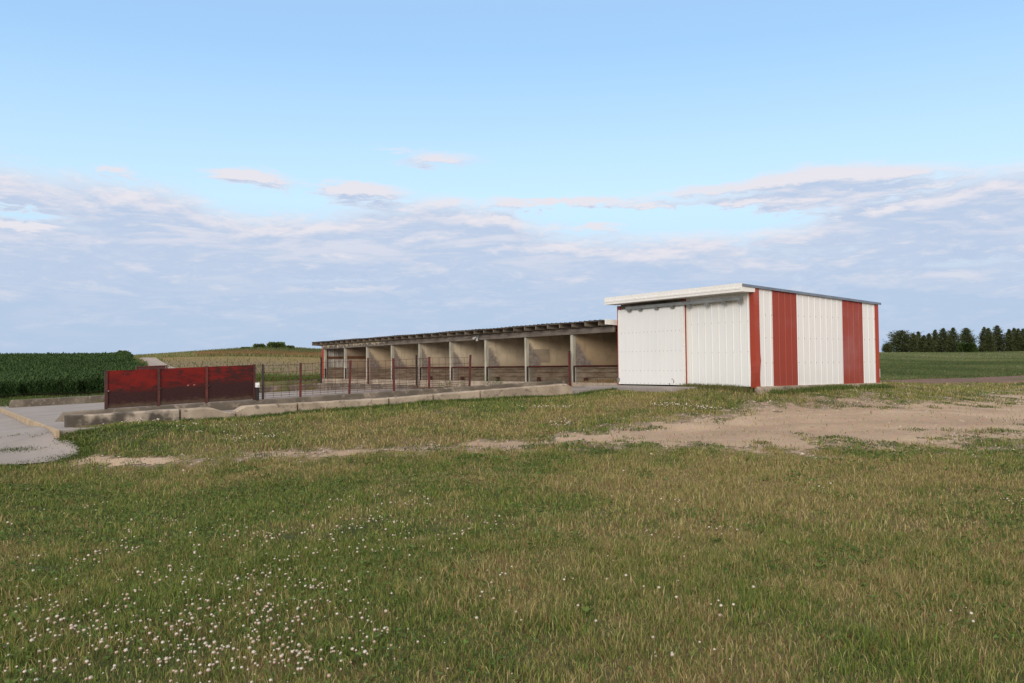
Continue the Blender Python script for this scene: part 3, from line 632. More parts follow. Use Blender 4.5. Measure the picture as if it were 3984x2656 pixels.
for k in range(9):
    v = SP*k; wv_ = .055 if k in (0,) else .045
    if k == 7: v += .0
    p = MB(); l0 = rng.uniform(-.01, .01)
    p.hexa([(.003, v-wv_+l0, -.499), (.12, v-wv_+l0, -.499), (.12, v+wv_+l0, -.499), (.003, v+wv_+l0, -.499), (.003, v-wv_, ZB+.12), (.12, v-wv_, ZB+.12), (.12, v+wv_, ZB+.12), (.003, v+wv_, ZB+.12)])
    po = p.build('post', M['post_wood'], sh)
    c = MB(); c.box(.0, .05, v-.085, v-wv_-.012, -.499, -.0); c.build('steel_channel', M['dark_steel'], po)
# stall partitions
tones = [(.50, .375, .235), (.74, .60, .41), (.72, .60, .435), (.70, .595, .44), (.68, .57, .42), (.66, .545, .385), (.61, .485, .325), (.40, .30, .21)]
for k in range(8):
    v = SP*k-.02
    pt = MB().add([(.125, v-.012, -.03), (DEP-.1, v-.012, -.03), (DEP-.1, v-.012, rz(DEP-.1)-.02), (.125, v-.012, rz(.125)-.12), (.125, v+.012, -.03), (DEP-.1, v+.012, -.03), (DEP-.1, v+.012, rz(DEP-.1)-.02), (.125, v+.012, rz(.125)-.12)],
        [(0, 1, 2, 3), (7, 6, 5, 4), (0, 4, 5, 1), (1, 5, 6, 2), (2, 6, 7, 3), (3, 7, 4, 0)]).build('partition', partition_mat('stained_sheathing', k*2.3, (.78, .70, .66, .62, .66, .74, .74, .5)[k], tones[k]), sh)
    bd = MB(); bm2 = board_mat('dirty_planks', k*1.9)
    if k == 0: pass
    for z0_, z1_ in ((-.495, -.372), (-.357, -.218), (-.203, -.105), (-.092, -.035)): bd.box(.125, DEP-.1, v-.045-.006*(z0_ < -.3), v-.014, z0_, z1_)
    bd.build('planks', bm2, pt)
    if k < 6: MB().tube([(.06, v-.065, -.01), (DEP-.2, v-.065, -.01)], .024, 8).build('rail', M['rust_red'], pt)
    if k == 7: MB().box(.125, DEP-.2, v-.04, v-.014, .44, .56).build('cross_board', M['brown_board'], pt)
    if k == 1:
        MB().box(.26, .95, v-.024, v-.0125, .12, .56).build('patch_board', partition_mat('grey_patch', 9.1, .75, (.40, .33, .24)), pt)
    if k in (0, 1, 2, 3, 4): MB().box(.40, .50, v-.13, v-.05, -.498, -.36).build('bracket', M['rust'], pt)
# far end wall of ribbed sheet, back wall, red corner
ew = MB(); prof = []
x = .12
while x < DEP:
    prof += [(x, 0), (x+.16, 0), (x+.175, -.02), (x+.21, -.02), (x+.225, 0)]; x += .229
for i in range(len(prof)-1):
    (a, da), (b, db) = prof[i], prof[i+1]; v = 19.6
    ew.add([(a, v+da, -.5), (b, v+db, -.5), (b, v+db, rz(b)-.02), (a, v+da, rz(a)-.02)], [(0, 1, 2, 3)])
ew.build('end_wall', M['dim_galv'], sh)
b8 = MB(); 
for z0_, z1_ in ((-.495, -.36), (-.355, -.22), (-.215, -.09), (-.085, .05)): b8.box(.125, DEP-.1, 19.50, 19.55, z0_, z1_)
b8.build('planks', board_mat('dirty_end_planks', 31), sh)
MB().box(.125, DEP-.1, 19.53, 19.57, .48, .58).build('cross_board', M['brown_board'], sh)
MB().box(-.055, .10, 19.57, 19.72, -.55, ZB-.01).build('corner_trim', M['red_trim'], sh)
MB().box(DEP-.05, DEP, VR0, 19.6, -.5, rz(DEP)-.02).build('back_wall', M['dim_galv'], sh)
# rafters
vr = list(np.arange(VR0+.32, VR1-.1, .61))
for v in vr:
    MB().add([(-OV+.02, v-.02, rz(-OV)-.115), (DEP, v-.02, rz(DEP)-.12), (DEP, v-.02, rz(DEP)-.004), (-OV+.02, v-.02, rz(-OV)-.004), (-OV+.02, v+.02, rz(-OV)-.115), (DEP, v+.02, rz(DEP)-.12), (DEP, v+.02, rz(DEP)-.004), (-OV+.02, v+.02, rz(-OV)-.004)],
        [(3, 2, 1, 0), (4, 5, 6, 7), (0, 1, 5, 4), (1, 2, 6, 5), (2, 3, 7, 6), (3, 0, 4, 7)]).build('rafter', M['rafter'], sh)
def add_sloped(m, u0, u1, v0, v1, zlo, zhi):
    m.hexa([(u0, v0, rz(u0)+zlo), (u1, v0, rz(u1)+zlo), (u1, v1, rz(u1)+zlo), (u0, v1, rz(u0)+zlo), (u0, v0, rz(u0)+zhi), (u1, v0, rz(u1)+zhi), (u1, v1, rz(u1)+zhi), (u0, v1, rz(u0)+zhi)])
m = MB(); add_sloped(m, -OV, -OV+.09, VR0+.03, VR1-.05, 0, .022); 
m.build('eave_board', M['rafter'], sh)
m = MB(); add_sloped(m, -OV, DEP, VR1-.045, VR1, -.135, .02); m.build('end_fascia', M['wood'], sh)
m = MB(); add_sloped(m, -OV, DEP, VR0-.005, VR0+.025, -.10, .045); m.build('white_fascia', M['fascia'], sh)
# corrugated roof sheet
m = MB(); L = []; v = VR0+.03; wob = 0
while v < VR1+.02:
    for dv, h in ((0, .024), (.14, .024), (.16, .043), (.20, .043), (.22, .024)): L.append((v+dv, h))
    v += .229
L = [(a, h+.006*math.sin(a*1.3)+.004*math.sin(a*3.1)) for a, h in L if a < VR1+.02]
us2 = [-OV-.03, DEP+.1]; n_ = len(L); V = []; Fc = []
for a, h in L:
    e = .008*math.sin(a*5)
    for u in (us2[0]+e, us2[1]): V += [(u, a, rz(u)+h), (u, a, rz(u)+h-.004)]
for i in range(n_-1):
    a, b = i*4, (i+1)*4; Fc += [(a, a+2, b+2, b), (a+1, b+1, b+3, a+3), (a, b, b+1, a+1), (a+2, a+3, b+3, b+2)]
Fc += [(0, 1, 3, 2), ((n_-1)*4, (n_-1)*4+2, (n_-1)*4+3, (n_-1)*4+1)]
m.add(V, Fc); m.build('roof', M['roof_sheet'], sh)
# flood light on the beam
vfl = v_on(1863, -.07); fl_ = empty('floodlight', W3(-.06, vfl, ZB+.1), label='double white floodlight hanging from the grey shed beam', cat='lamp')
MB().box(-.085, -.051, vfl-.05, vfl+.05, ZB+.05, ZB+.16).build('mount', M['galv'], fl_)
def lamp(p, d):
    d = np.array(d, float); d /= np.linalg.norm(d); p = np.array(p); m = MB()
    m.tube([p, p+d*.04, p+d*.045, p+d*.115, p+d*.13], [.017, .02, .023, .044, .046], 12); o = m.build('lamp_head', M['lamp'], fl_)
    MB().tube([p+d*.131, p+d*.135], [.041, .038], 12).build('lens', mottled('lamp_glass', (.35, .36, .38), (.25, .26, .28), 4, None, 20, rough=.15), o)
MB().tube([(-.09, vfl-.03, ZB+.10), (-.14, vfl-.03, ZB+.08)], .012).tube([(-.09, vfl+.03, ZB+.10), (-.14, vfl+.04, ZB+.10)], .012).build('arm', M['galv'], fl_)
lamp((-.14, vfl-.03, ZB+.085), (-.15, -.12, -1)); lamp((-.14, vfl+.04, ZB+.10), (-.5, .8, -.5))
# tall rusty steel posts of missing pen gates
for x, u, yt, yb, lab in ((2216, -.16, 1367, 1472, 'slim rusty red steel post standing at the near corner of the long shed'), (1620.5, -.25, 1382, 1468, 'dark steel post standing before the middle stalls of the long shed'),
                       (1250, -.3, 1390, 1466, 'dark steel post standing at the far left corner of the long shed'), (1432, -.2, 1393, 1440, 'short rusty post stub before the second stall from the far end')):
    v = v_on(x, u); X, Y = xy_of(u, v); zt = ray(x, yt)[2]*Y; zb = max(ray(x, yb)[2]*Y, -.9); zb = slab(u, v)-.02 if u > -.22 and v < 9 else -.70
    pr = empty('steel_post', W3(u, v, zb), label=lab, cat='post', group='steel posts along the shed front')
    MB().box(u-.03, u+.03, v-.03, v+.03, zb, zt).build('shaft', M['rust_red'] if x in (2216, 1432) else M['dark_steel'], pr, bevel=.004)
    MB().box(u-.034, u+.034, v-.034, v+.034, zt+.001, zt+.018).build('cap', M['rust'], pr)
# ---------------------------------------------------------------- red and white striped shed
VC, VL = -7.0, -2.14; UF = 0.; UE = 4.93; ZF = -.535; SLB = .05
rb = lambda u: 1.833-SLB*u                                    # underside of roof
b2 = empty('striped_shed', W3(2.4, -4.5, ZF), label='white metal shed with red vertical stripes and sliding front door', cat='shed')
def ribbed(axis, a0, a1, c, out, z0, z1f, pitch=.2285, rib=.011, first=.0):
    m = MB(); L = []; x = a0-first
    while x < a1+.3:
        for d, h in ((0, 0), (.012, rib), (.032, rib), (.046, 0), (.095, 0), (.10, rib*.2), (.115, rib*.2), (.12, 0), (.165, 0), (.17, rib*.2), (.185, rib*.2), (.19, 0)): L.append((x+d, h))
        x += pitch
    L = [(a, h) for a, h in L if a0 < a < a1]; L = [(a0, 0)]+L+[(a1, 0)]
    V = []
    for a, h in L:
        if axis == 'u': V += [(a, c+out*h, z0), (a, c+out*h, z1f(a))]
        else: V += [(c+out*h, a, z0), (c+out*h, a, z1f(a))]
    m.add(V, [(2*i, 2*i+2, 2*i+3, 2*i+1) for i in range(len(L)-1)]); return m
U1 = .661; PW = .914
segs = [(.12, U1, 'white_side'), (U1, U1+PW, 'red'), (U1+PW, U1+3*PW, 'white_side'), (U1+3*PW, U1+4*PW-.04, 'red'), (U1+4*PW-.04, UE-.1, 'white_side')]
for a, b, mt_ in segs:
    s = ribbed('u', a, b, VC, -1, ZF, lambda u: rb(u)-.004).mark(); zz = [ZF+.55, ZF+1.15, ZF+1.7]
    for u in np.arange(a+.02, b-.02, .2285):
        for q in zz: s.box(u+.014, u+.028, VC-.0155, VC-.0112, q, q+.014)
    s.build('red_stripe' if mt_ == 'red' else 'side_panel', [M[mt_], M['rust']], b2)
MB().box(UE-.015, UE, VC+.01, VL, ZF, rb(UE)-.01).build('back_wall', M['white_side'], b2)
MB().box(.1, UE, VL-.015, VL, ZF, rb(.1)-.25).build('inner_wall', M['white_side'], b2)
# corner trims: the front one is dented near its foot
zs = [ZF-.03, ZF+.05, ZF+.18, ZF+.33, ZF+.48, ZF+.62, ZF+.8, ZF+1.4, rb(0)-.01]; dv = [.0, -.004, -.02, -.035, -.03, -.012, 0, 0, 0]; du = [0, -.01, -.03, -.035, -.015, .02, .01, 0, 0]
m = MB(); V = []
for z, a, b in zip(zs, dv, du): V += [(-.012, VC+.125+a*.3, z), (-.022+b*.6, VC-.03+a, z), (.16+b, VC-.028+a*.7, z), (.16, VC+.02, z), (.0, VC+.125, z)]
n_ = len(zs); m.add(V, [(i*5+k, i*5+(k+1) % 5, (i+1)*5+(k+1) % 5, (i+1)*5+k) for i in range(n_-1) for k in range(5)]); m.build('corner_trim', M['red_trim'], b2)['label'] = 'wide red corner trim dented near its foot'
MB().box(UE-.11, UE+.015, VC-.03, VC+.02, ZF, rb(UE)-.01).build('corner_trim', M['red_trim'], b2)
MB().box(-.02, .1, VL-.12, VL+.012, ZF, rb(0)-.16).build('corner_trim', M['red_trim'], b2)
# front: fixed ribbed half, timber board over the door opening, centre post, sliding door
vm0 = v_on(2660, -.06); vm1 = v_on(2667, -.06)
s = ribbed('v', VC+.12, vm1+.0, -.004, -1, ZF, lambda v: rb(0)-.02, rib=.008, first=-.05).mark()
for v in np.arange(VC+.18, vm1, .2285):
    for q in (ZF+.02, ZF+.82, ZF+1.55): s.box(-.0195, -.0155, v-.007, v+.007, q, q+.014)
s.build('front_panel', [M['white'], M['galv']], b2)
MB().box(-.03, .0, vm1+.002, vm1+.085, ZF, rb(0)-.12).build('centre_post', M['red_trim'], b2)
MB().box(-.0, .03, vm1+.09, VL-.125, ZF+.1, rb(0)-.02).build('header_board', M['rafter'], b2)
vd0, vd1 = v_on(2657, -.12), v_on(2410, -.12); dz0 = -.535; Xd, Yd = xy_of(-.12, vd0); dzt = ray(2657, 1184)[2]*Yd
s = ribbed('v', vd0, vd1, -.125, -1, dz0+.015, lambda v: dzt, pitch=.30, rib=.003).mark()
for v in np.arange(vd0+.08, vd1-.03, .15):
    for q in (.04, .38, .9, 1.42, dzt-dz0-.03): s.box(-.1375, -.1325, v-.007, v+.007, dz0+q, dz0+q+.014)
dr = s.build('sliding_door', [M['white'], M['galv']], b2)
MB().box(-.124, -.07, vd0, vd1, dz0+.015, dzt).build('door_core', M['white'], dr)
MB().box(-.135, -.065, vd0-.045, vd0+.02, dz0+.012, dzt+.004).build('door_edge', M['fascia'], dr)
MB().box(-.13, -.065, vd1-.01, vd1+.022, dz0+.012, dzt+.004).build('door_edge', M['fascia'], dr)
MB().box(-.14, -.1315, v_on(2573, -.13), v_on(2573, -.13)+.012, dz0+.05, dz0+1.35).build('seam', M['fascia'], dr)
for x, y0_, y1_ in ((2614, 1472, 1477), (2620, 1477, 1490), (2604, 1490, 1500)):
    v = v_on(x, -.14); X, Y = xy_of(-.14, v); MB().box(-.1375, -.1325, v-.008, v+.008, ray(x, y1_)[2]*Y, ray(x, y0_)[2]*Y).build('scratch', M['rust'], dr)
MB().box(-.17, -.10, vd1-.02, vd1+.035, dz0+.09, dz0+.18).build('latch', M['galv'], dr)
# hanging rail with brackets
va, vb = v_on(2895, -.16), v_on(2441, -.16); rzt = 1.622
rl = MB().prism([(-.205, rzt-.095), (-.15, rzt-.095), (-.15, rzt-.075), (-.16, rzt-.01), (-.20, rzt-.01), (-.21, rzt-.075)], 'v', va, vb).build('door_rail', M['galv'], b2)
for x in (2452, 2495, 2558, 2620, 2685, 2756, 2824, 2887):
    v = v_on(x, -.17); MB().add([(-.13, v-.05, rzt-.155), (-.19, v-.05, rzt-.155), (-.215, v-.03, rzt-.087), (-.13, v-.03, rzt-.087), (-.13, v+.05, rzt-.155), (-.19, v+.05, rzt-.155), (-.215, v+.07, rzt-.087), (-.13, v+.07, rzt-.087)],
        [(0, 1, 2, 3), (7, 6, 5, 4), (0, 4, 5, 1), (1, 5, 6, 2), (2, 6, 7, 3), (3, 7, 4, 0)]).build('bracket', M['galv'], rl)
# roof, boxed eave
OB = .46; VR, VLo = VC-.035, VL+.03
prof = [(-OB, 1.70), (-OB, 1.755), (-OB-.012, 1.76), (-OB-.012, 1.80), (-OB, 1.806), (-OB, 1.90), (-OB+.02, 1.90), (-OB+.02, 1.85), (-.002, 1.822), (-.002, 1.70)]
MB().prism(prof, 'v', VR-.012, VLo).build('eave_box', M['fascia'], b2)
m = MB(); k = .004
def rs(m, u0, u1, v0, v1, a, b): m.hexa([(u0, v0, rb(u0)+a), (u1, v0, rb(u1)+a), (u1, v1, rb(u1)+a), (u0, v1, rb(u0)+a), (u0, v0, rb(u0)+b), (u1, v0, rb(u1)+b), (u1, v1, rb(u1)+b), (u0, v1, rb(u0)+b)])
rs(m, -OB+.03, UE+.09, VR-.03, VLo+.01, .0, .022)
for v in np.arange(VR+.1, VLo, .2285): rs(m, -OB+.035, UE+.085, v, v+.03, .0225, .038)
m.build('roof', M['roof_blue'], b2)
m = MB(); rs(m, -OB-.0, UE+.09, VR-.036, VR-.031, -.035, .026); m.build('rake_trim', M['roof_blue'], b2)
ft = MB(); ft.box(.0, UE+.02, VC-.09, VC+.03, -1.0, ZF+.0); ft.add([(-.06, VC-.22, -1), (.35, VC-.22, -1), (.35, VC-.091, -1), (-.06, VC-.091, -1), (-.06, VC-.20, ZF-.05), (.3, VC-.20, ZF-.07), (.35, VC-.091, ZF-.012), (-.06, VC-.091, ZF-.01)], [(3, 2, 1, 0), (4, 5, 6, 7), (0, 1, 5, 4), (1, 2, 6, 5), (2, 3, 7, 6), (3, 0, 4, 7)])
ft.build('footing', M['block'], b2, bevel=.015)
o = MB().box(-1.15, -.002, vm1-.6, VL+.1, -.95, -.555).build('concrete_pad', M['concrete'], bevel=.02); o['kind'] = 'structure'
# slim white marker stake right of the shed
p = at_z(3423, 1478, -.85); pz = float(ground(np.array(p[0]), np.array(p[1]))); zt = ray(3423, 1434)[2]*p[1]+EYE
mk_ = empty('marker_stake', (p[0], p[1], pz), label='thin white marker stake standing right of the striped shed', cat='stake')
uS, vS = uv_of(p[0], p[1]); MB().tube([(uS, vS, pz-EYE-.05), (uS, vS, zt-EYE)], .022, 8).build('rod', M['white_plastic'], mk_); MB().tube([(uS, vS, zt-EYE), (uS, vS, zt-EYE+.03)], [.026, .02], 8).build('cap', M['red_trim'], mk_)
p = gp(3748, 1386); pz = float(ground(np.array(p[0]), np.array(p[1]))); uS, vS = uv_of(*p)
tag(MB().tube([(uS, vS, pz-EYE-.1), (uS, vS, pz-EYE+.75)], [.07, .06], 6).build('fence_stake', M['wood']), 'small grey wooden stake in the green pasture before the conifers', 'stake')
# ---------------------------------------------------------------- vegetation
def blades(name, X, Y, Z, H, Wd, tint, lean=.5, seg=2, mat='blade', kind='stuff', jitter=.12):
    N = len(X); a = rng.uniform(0, 2*math.pi, N); la = rng.uniform(0, 2*math.pi, N); ln = rng.random(N)**.9*lean*H
    dx, dy = np.cos(a)*Wd/2, np.sin(a)*Wd/2; lx, ly = np.cos(la)*ln, np.sin(la)*ln
    P = np.empty((N, 5, 3)); P[:, 0] = np.stack([X-dx, Y-dy, Z-.01], 1); P[:, 1] = np.stack([X+dx, Y+dy, Z-.01], 1)
    P[:, 2] = np.stack([X+dx*.8+lx*.35, Y+dy*.8+ly*.35, Z+H*.55], 1); P[:, 3] = np.stack([X-dx*.8+lx*.35, Y-dy*.8+ly*.35, Z+H*.55], 1)
    P[:, 4] = np.stack([X+lx, Y+ly, Z+np.sqrt(np.maximum(H**2-ln**2*.6, (H*.3)**2))], 1)
    b = np.arange(N)[:, None]*5; L = np.concatenate([b+np.array([0, 1, 2, 3]), b+np.array([3, 2, 4])], 1).ravel()
    starts = (np.arange(N)[:, None]*7+np.array([0, 4])).ravel(); tot = np.tile([4, 3], N)
    o = fast_mesh(name, P.reshape(-1, 3), L, starts, tot, M[mat], np.repeat(np.clip(tint*(1+rng.normal(0, jitter, (N, 1))), .004, .9), 5, 0)); o['kind'] = kind
    return o
def frustum(N, y0, y1, half=.66, pw=1.):
    Y = np.sqrt(rng.uniform(y0**2, y1**2, N)); X = rng.uniform(-half, half, N)*(Y+3.2); return X, Y
def lawn_ok(X, Y):
    u, v = uv_of(X, Y)
    bad = ((u < .3)&(u > -30)&(u > uL-1.2)&(v > VB-.0)&(v < 20.4))|((u > -.05)&(u < 5.0)&(v > VC-.18)&(v < 20.2))|((u > -1.15)&(u < 0)&(v > vm1-.6)&(v < VL+.1))
    s_ = (np.array(sF)-np.array(sB)); cr = s_[0]*(v-sB[1])-s_[1]*(u-sB[0])
    left = (cr < 0)&(v > VB-.25)&(u < -10)&(v < 24)
    px_, py_ = X/np.maximum(Y, 1), Y
    strip_ = (Y > 30)&(X > 8)
    tri = (u > sB[0]-.3)&(u < sB[0]+1.8)&(v > sB[1]+(VB+.02-sB[1])*(u-sB[0])/1.8-.02)
    return ~(bad|in_poly(X, Y, APRON)|left|tri)
GREEN = np.array([[.110, .155, .034], [.205, .260, .055], [.135, .195, .053], [.255, .275, .072]]); DRYC = np.array([[.44, .335, .15], [.34, .255, .115], [.53, .43, .22], [.27, .18, .09]])
def grass_tints(X, Y):
    d = dryness(X, Y); pick = rng.random(len(X)) < .12+.62*d; g_ = GREEN[rng.integers(0, 4, len(X))]; q_ = DRYC[rng.integers(0, 4, len(X))]
    c = np.where(pick[:, None], q_, g_); mixk = rng.random((len(X), 1))*.35; c = c*(1-mixk)+(g_ if True else q_)*mixk
    c[rng.random(len(X)) < .012] = (.16, .035, .025)
    return c, d, pick
def lawn(N, y0, y1, hm, wd, half=.66):
    X, Y = frustum(N, y0, y1, half); k = lawn_ok(X, Y); m_, d_ = track_mask(X, Y)
    keep = k&((rng.random(N) > sst(-.75, .02, m_)*.97)|(rng.random(N) < .012*(m_ < .6)+.5*(m_ < .34)*(fbm(X*2.7, Y*2.2, 2) > .52)))
    far = (Y > 34)&(X > 6); keep &= (fbm(X*1.9, Y*1.7, 3) > .10+.16*rng.random(N))
    X, Y = X[keep], Y[keep]; Z = ground(X, Y); c, d, pick = grass_tints(X, Y)
    tall = .2+.8*fbm(X*.8+2, Y*.8, 3)+1.5*fbm(X*3.4+2, Y*2.8, 2)**2+.2*pick; H = hm*tall*rng.lognormal(0, .35, len(X)); W_ = wd*rng.uniform(.6, 1.4, len(X))
    return X, Y, Z, H, W_, c
parts = [lawn(350000, 3.0, 8, .036, .0050), lawn(270000, 8, 14, .037, .0075), lawn(230000, 14, 23, .040, .012), lawn(110000, 23, 36, .045, .02)]
X, Y, Z, H, W_, c = [np.concatenate([p[i] for p in parts]) for i in range(6)]
blades('grass', X, Y, Z, H, W_, c, lean=1.05)
# pale dry stalks and taller tufts
X, Y = frustum(6000, 3.8, 22); k = lawn_ok(X, Y)&(track_mask(X, Y)[0] < -.2)&(rng.random(6000) < .1+.7*dryness(X, Y)); X, Y = X[k], Y[k]
blades('dry_stalks', X, Y, ground(X, Y), rng.uniform(.03, .085, len(X)), rng.uniform(.003, .005, len(X))*(1+Y/20), np.array([[.36, .27, .14]]), lean=.4, jitter=.25)
# tufts by the track and along the walls
def tufts(name, centres, n, r, h, wd, tint, mat='blade'):
    C = np.array(centres); X = np.repeat(C[:, 0], n)+rng.normal(0, r, len(C)*n); Y = np.repeat(C[:, 1], n)+rng.normal(0, r, len(C)*n)
    blades(name, X, Y, ground(X, Y), rng.uniform(.5, 1.2, len(X))*h, np.full(len(X), wd), np.array([tint])*np.ones((len(X), 1)), lean=.9, jitter=.3)
X, Y = frustum(1500, 11, 24); m_, _ = track_mask(X, Y); k = (m_ > -.15)&(m_ < .32)&lawn_ok(X, Y); cs = np.stack([X[k], Y[k]], 1)[:240]
tufts('grass', cs, 50, .11, .06, .010, (.075, .11, .03))
# cracks in the apron where weeds grow, grass along the block row and shed foot
crack = [gp(x, y) for x, y in ((8, 1756), (20, 1757), (33, 1757), (46, 1756), (60, 1755), (70, 1754), (82, 1755), (95, 1754), (108, 1754), (140, 1755), (150, 1698), (58, 1699), (205, 1790), (230, 1788), (260, 1785), (285, 1781), (320, 1776), (120, 1804))]
tufts('grass', crack, 70, .10, .05, .010, (.07, .10, .03))
us_ = rng.uniform(sB[0]+2.2, .4, 800); ex = np.array([xy_of(u, VB-.10-abs(rng.normal(0, .07))) for u in us_]); tufts('grass', ex, 9, .05, .075, .010, (.085, .135, .035))
ex = np.array([(APRON[i][0]+(APRON[i+1][0]-APRON[i][0])*q_+.05+rng.normal(0, .07), APRON[i][1]+(APRON[i+1][1]-APRON[i][1])*q_-.05+rng.normal(0, .07)) for i in range(0, 6) for q_ in rng.random(60)]); tufts('grass', ex, 10, .06, .05, .010, (.10, .14, .035))
us_ = rng.uniform(0, 2.0, 160); ex = np.array([xy_of(sB[0]+u, sB[1]-.10-abs(rng.normal(0, .06))) for u in us_]); tufts('grass', ex, 9, .05, .055, .010, (.085, .125, .035))
us_ = rng.uniform(VL+.1, 0, 120); ex = np.array([xy_of(-.12-abs(rng.normal(0, .08)), v) for v in us_]); tufts('grass', ex, 14, .06, .10, .010, (.10, .14, .04))
us_ = rng.uniform(VC, vm1, 160); ex = np.array([xy_of(-.1-abs(rng.normal(0, .1)), v) for v in us_]); tufts('grass', ex, 16, .07, .13, .010, (.16, .16, .06))
us_ = rng.uniform(.2, 5, 160); ex = np.array([xy_of(u, VC-.24-abs(rng.normal(0, .1))) for u in us_]); tufts('grass', ex, 16, .08, .14, .010, (.11, .15, .04))
# weeds: broadleaf clumps in the lawn
def leaf_discs(name, X, Y, Z, R, tint, kind='stuff', trif=True, tilt=.5):
    N = len(X); nl = 3 if trif else 1; out = []; tn = []
    a0 = rng.uniform(0, 2*math.pi, N)
    for j in range(nl):
        a = a0+j*2*math.pi/3; cx = X+np.cos(a)*R*.75*(nl > 1); cy = Y+np.sin(a)*R*.75*(nl > 1); tx, ty = rng.normal(0, tilt, N), rng.normal(0, tilt, N)
        q = np.empty((N, 6, 3))
        for i in range(6):
            b = a+i*math.pi/3; ex, ey = np.cos(b)*R*.72, np.sin(b)*R*.72; q[:, i] = np.stack([cx+ex, cy+ey, Z+(ex*tx+ey*ty)], 1)
        out.append(q); tn.append(tint)
    V = np.concatenate(out).reshape(-1, 3); nn = N*nl; tn = np.concatenate(tn)
    o = fast_mesh(name, V, np.arange(nn*6), np.arange(nn)*6, np.full(nn, 6), M['leaf'], np.repeat(tn, 6, 0)); o['kind'] = kind; return o
X, Y = frustum(42000, 3.8, 16); dd = dryness(X, Y); cl = fbm(X*1.1+40, Y*.9+3, 3)
k = lawn_ok(X, Y)&(track_mask(X, Y)[0] < -.1)&(cl+.25*(1-dd) > .60+.15*rng.random(len(X))); X, Y = X[k], Y[k]
k2 = rng.random(len(X)) < 1.; leaf_discs('clover_leaves', X, Y, ground(X, Y)+rng.uniform(.012, .055, len(X)), rng.uniform(.007, .012, len(X))*(1+Y/30), np.array([[.105, .165, .045]])*rng.uniform(.6, 1.4, (len(X), 1)))
# dry litter swept against the shed sill, and bedding in the near stall
N = 1500; v = rng.uniform(.5, 9.5, N); u = -.1-np.abs(rng.normal(0, .28, N)); x_, y_ = xy_of(u, v); k = rng.random(N) < .25+.75*(fbm(v*1.2, u*3, 2) > .5)
blades('dry_litter', x_[k], y_[k], (slab(u, v)+EYE+.012)[k], rng.uniform(.02, .05, k.sum()), np.full(k.sum(), .03), np.array([[.17, .105, .07]])*np.ones((k.sum(), 1)), lean=1.15, jitter=.35)
N = 900; v = rng.uniform(-2.0, -.1, N); u = .15+np.abs(rng.normal(0, .3, N)); x_, y_ = xy_of(u, v)
blades('bedding_straw', x_, y_, np.full(N, -.49+EYE), rng.uniform(.02, .06, N)*(1+1.5*(v < -1)), np.full(N, .012), np.array([[.30, .21, .11]])*np.ones((N, 1)), lean=1.15, jitter=.35)
# flat rosettes of broad leaves
def rosettes(n):
    X, Y = frustum(n*3, 3.8, 15); k = np.nonzero(lawn_ok(X, Y)&(track_mask(X, Y)[0] < -.1))[0][:n]; V = []; T = []
    for i in k:
        g_ = rng.uniform(.7, 1.3); z = float(ground(np.array(X[i]), np.array(Y[i]))); R_ = rng.uniform(.025, .055); n_l = rng.integers(5, 9); a0 = rng.uniform(0, 6.28)
        for j in range(n_l):
            a = a0+j*6.283/n_l+rng.normal(0, .2); d = np.array([math.cos(a), math.sin(a), 0]); e = np.array([-d[1], d[0], 0]); w_ = R_*rng.uniform(.2, .32); c0 = np.array([X[i], Y[i], z+.008]); up = rng.uniform(.2, .8)*R_
            V += [c0, c0+d*R_*.45+e*w_+[0, 0, up*.7], c0+d*R_*.8+e*w_*.7+[0, 0, up], c0+d*R_*1.1+[0, 0, up*.9], c0+d*R_*.8-e*w_*.7+[0, 0, up], c0+d*R_*.45-e*w_+[0, 0, up*.7]]
            q = g_*rng.uniform(.8, 1.2); T += [(.16*q, .22*q, .06*q)]*6
    m_ = len(V)//6; o = fast_mesh('broadleaf_weeds', np.array(V), np.arange(m_*6), np.arange(m_)*6, np.full(m_, 6), M['leaf'], np.array(T)); o['kind'] = 'stuff'
rosettes(380)
# clover flowers
CL = [(900, 2200, 900, 260, 170), (1500, 2350, 700, 220, 70), (450, 2520, 480, 130, 420), (1000, 2420, 380, 170, 300), (250, 2300, 350, 130, 90), (1150, 2230, 330, 110, 130), (1350, 2050, 330, 90, 110), (650, 2080, 330, 70, 70), (1500, 1960, 260, 50, 50), (900, 1680, 170, 22, 90), (640, 1665, 220, 14, 70), (420, 1668, 120, 12, 45),
      (2600, 1582, 34, 6, 60), (2760, 1563, 70, 8, 90), (2170, 1621, 45, 7, 45), (2130, 1548, 90, 9, 60), (2240, 1552, 30, 6, 20), (1180, 2600, 260, 70, 110), (2300, 2200, 500, 250, 45), (3000, 2100, 600, 300, 22), (2600, 1960, 60, 14, 8), (3210, 1915, 30, 10, 9), (3940, 1985, 50, 18, 16), (3800, 2430, 40, 14, 6), (300, 1990, 250, 40, 20), (2650, 2550, 300, 60, 10)]
fx = []
for cx_, cy_, sx, sy, nf in CL:
    for _ in range(int(nf*.72)):
        px, py = cx_+rng.normal(0, sx*.75), cy_+rng.normal(0, sy*.75)
        if py < 1530 or py > 2760: continue
        z = float(np.interp(py, [1530, 1580, 1700, 1800, 2000, 2760], [-.6, -.9, -1.15, -1.45, -1.56, -1.6])); p = at_z(px, py, z)
        q_ = fx[-1] if fx and rng.random() < .5 and abs(fx[-1][1]-p[1]) < 3 else None
        fx.append((q_[0]+rng.normal(0, .07), q_[1]+rng.normal(0, .09)) if q_ else (p[0], p[1]))
fx = np.array(fx); k = lawn_ok(fx[:, 0], fx[:, 1]); fx = fx[k]; fx = fx[track_mask(fx[:, 0], fx[:, 1])[0] < -.05]; fz = ground(fx[:, 0], fx[:, 1])
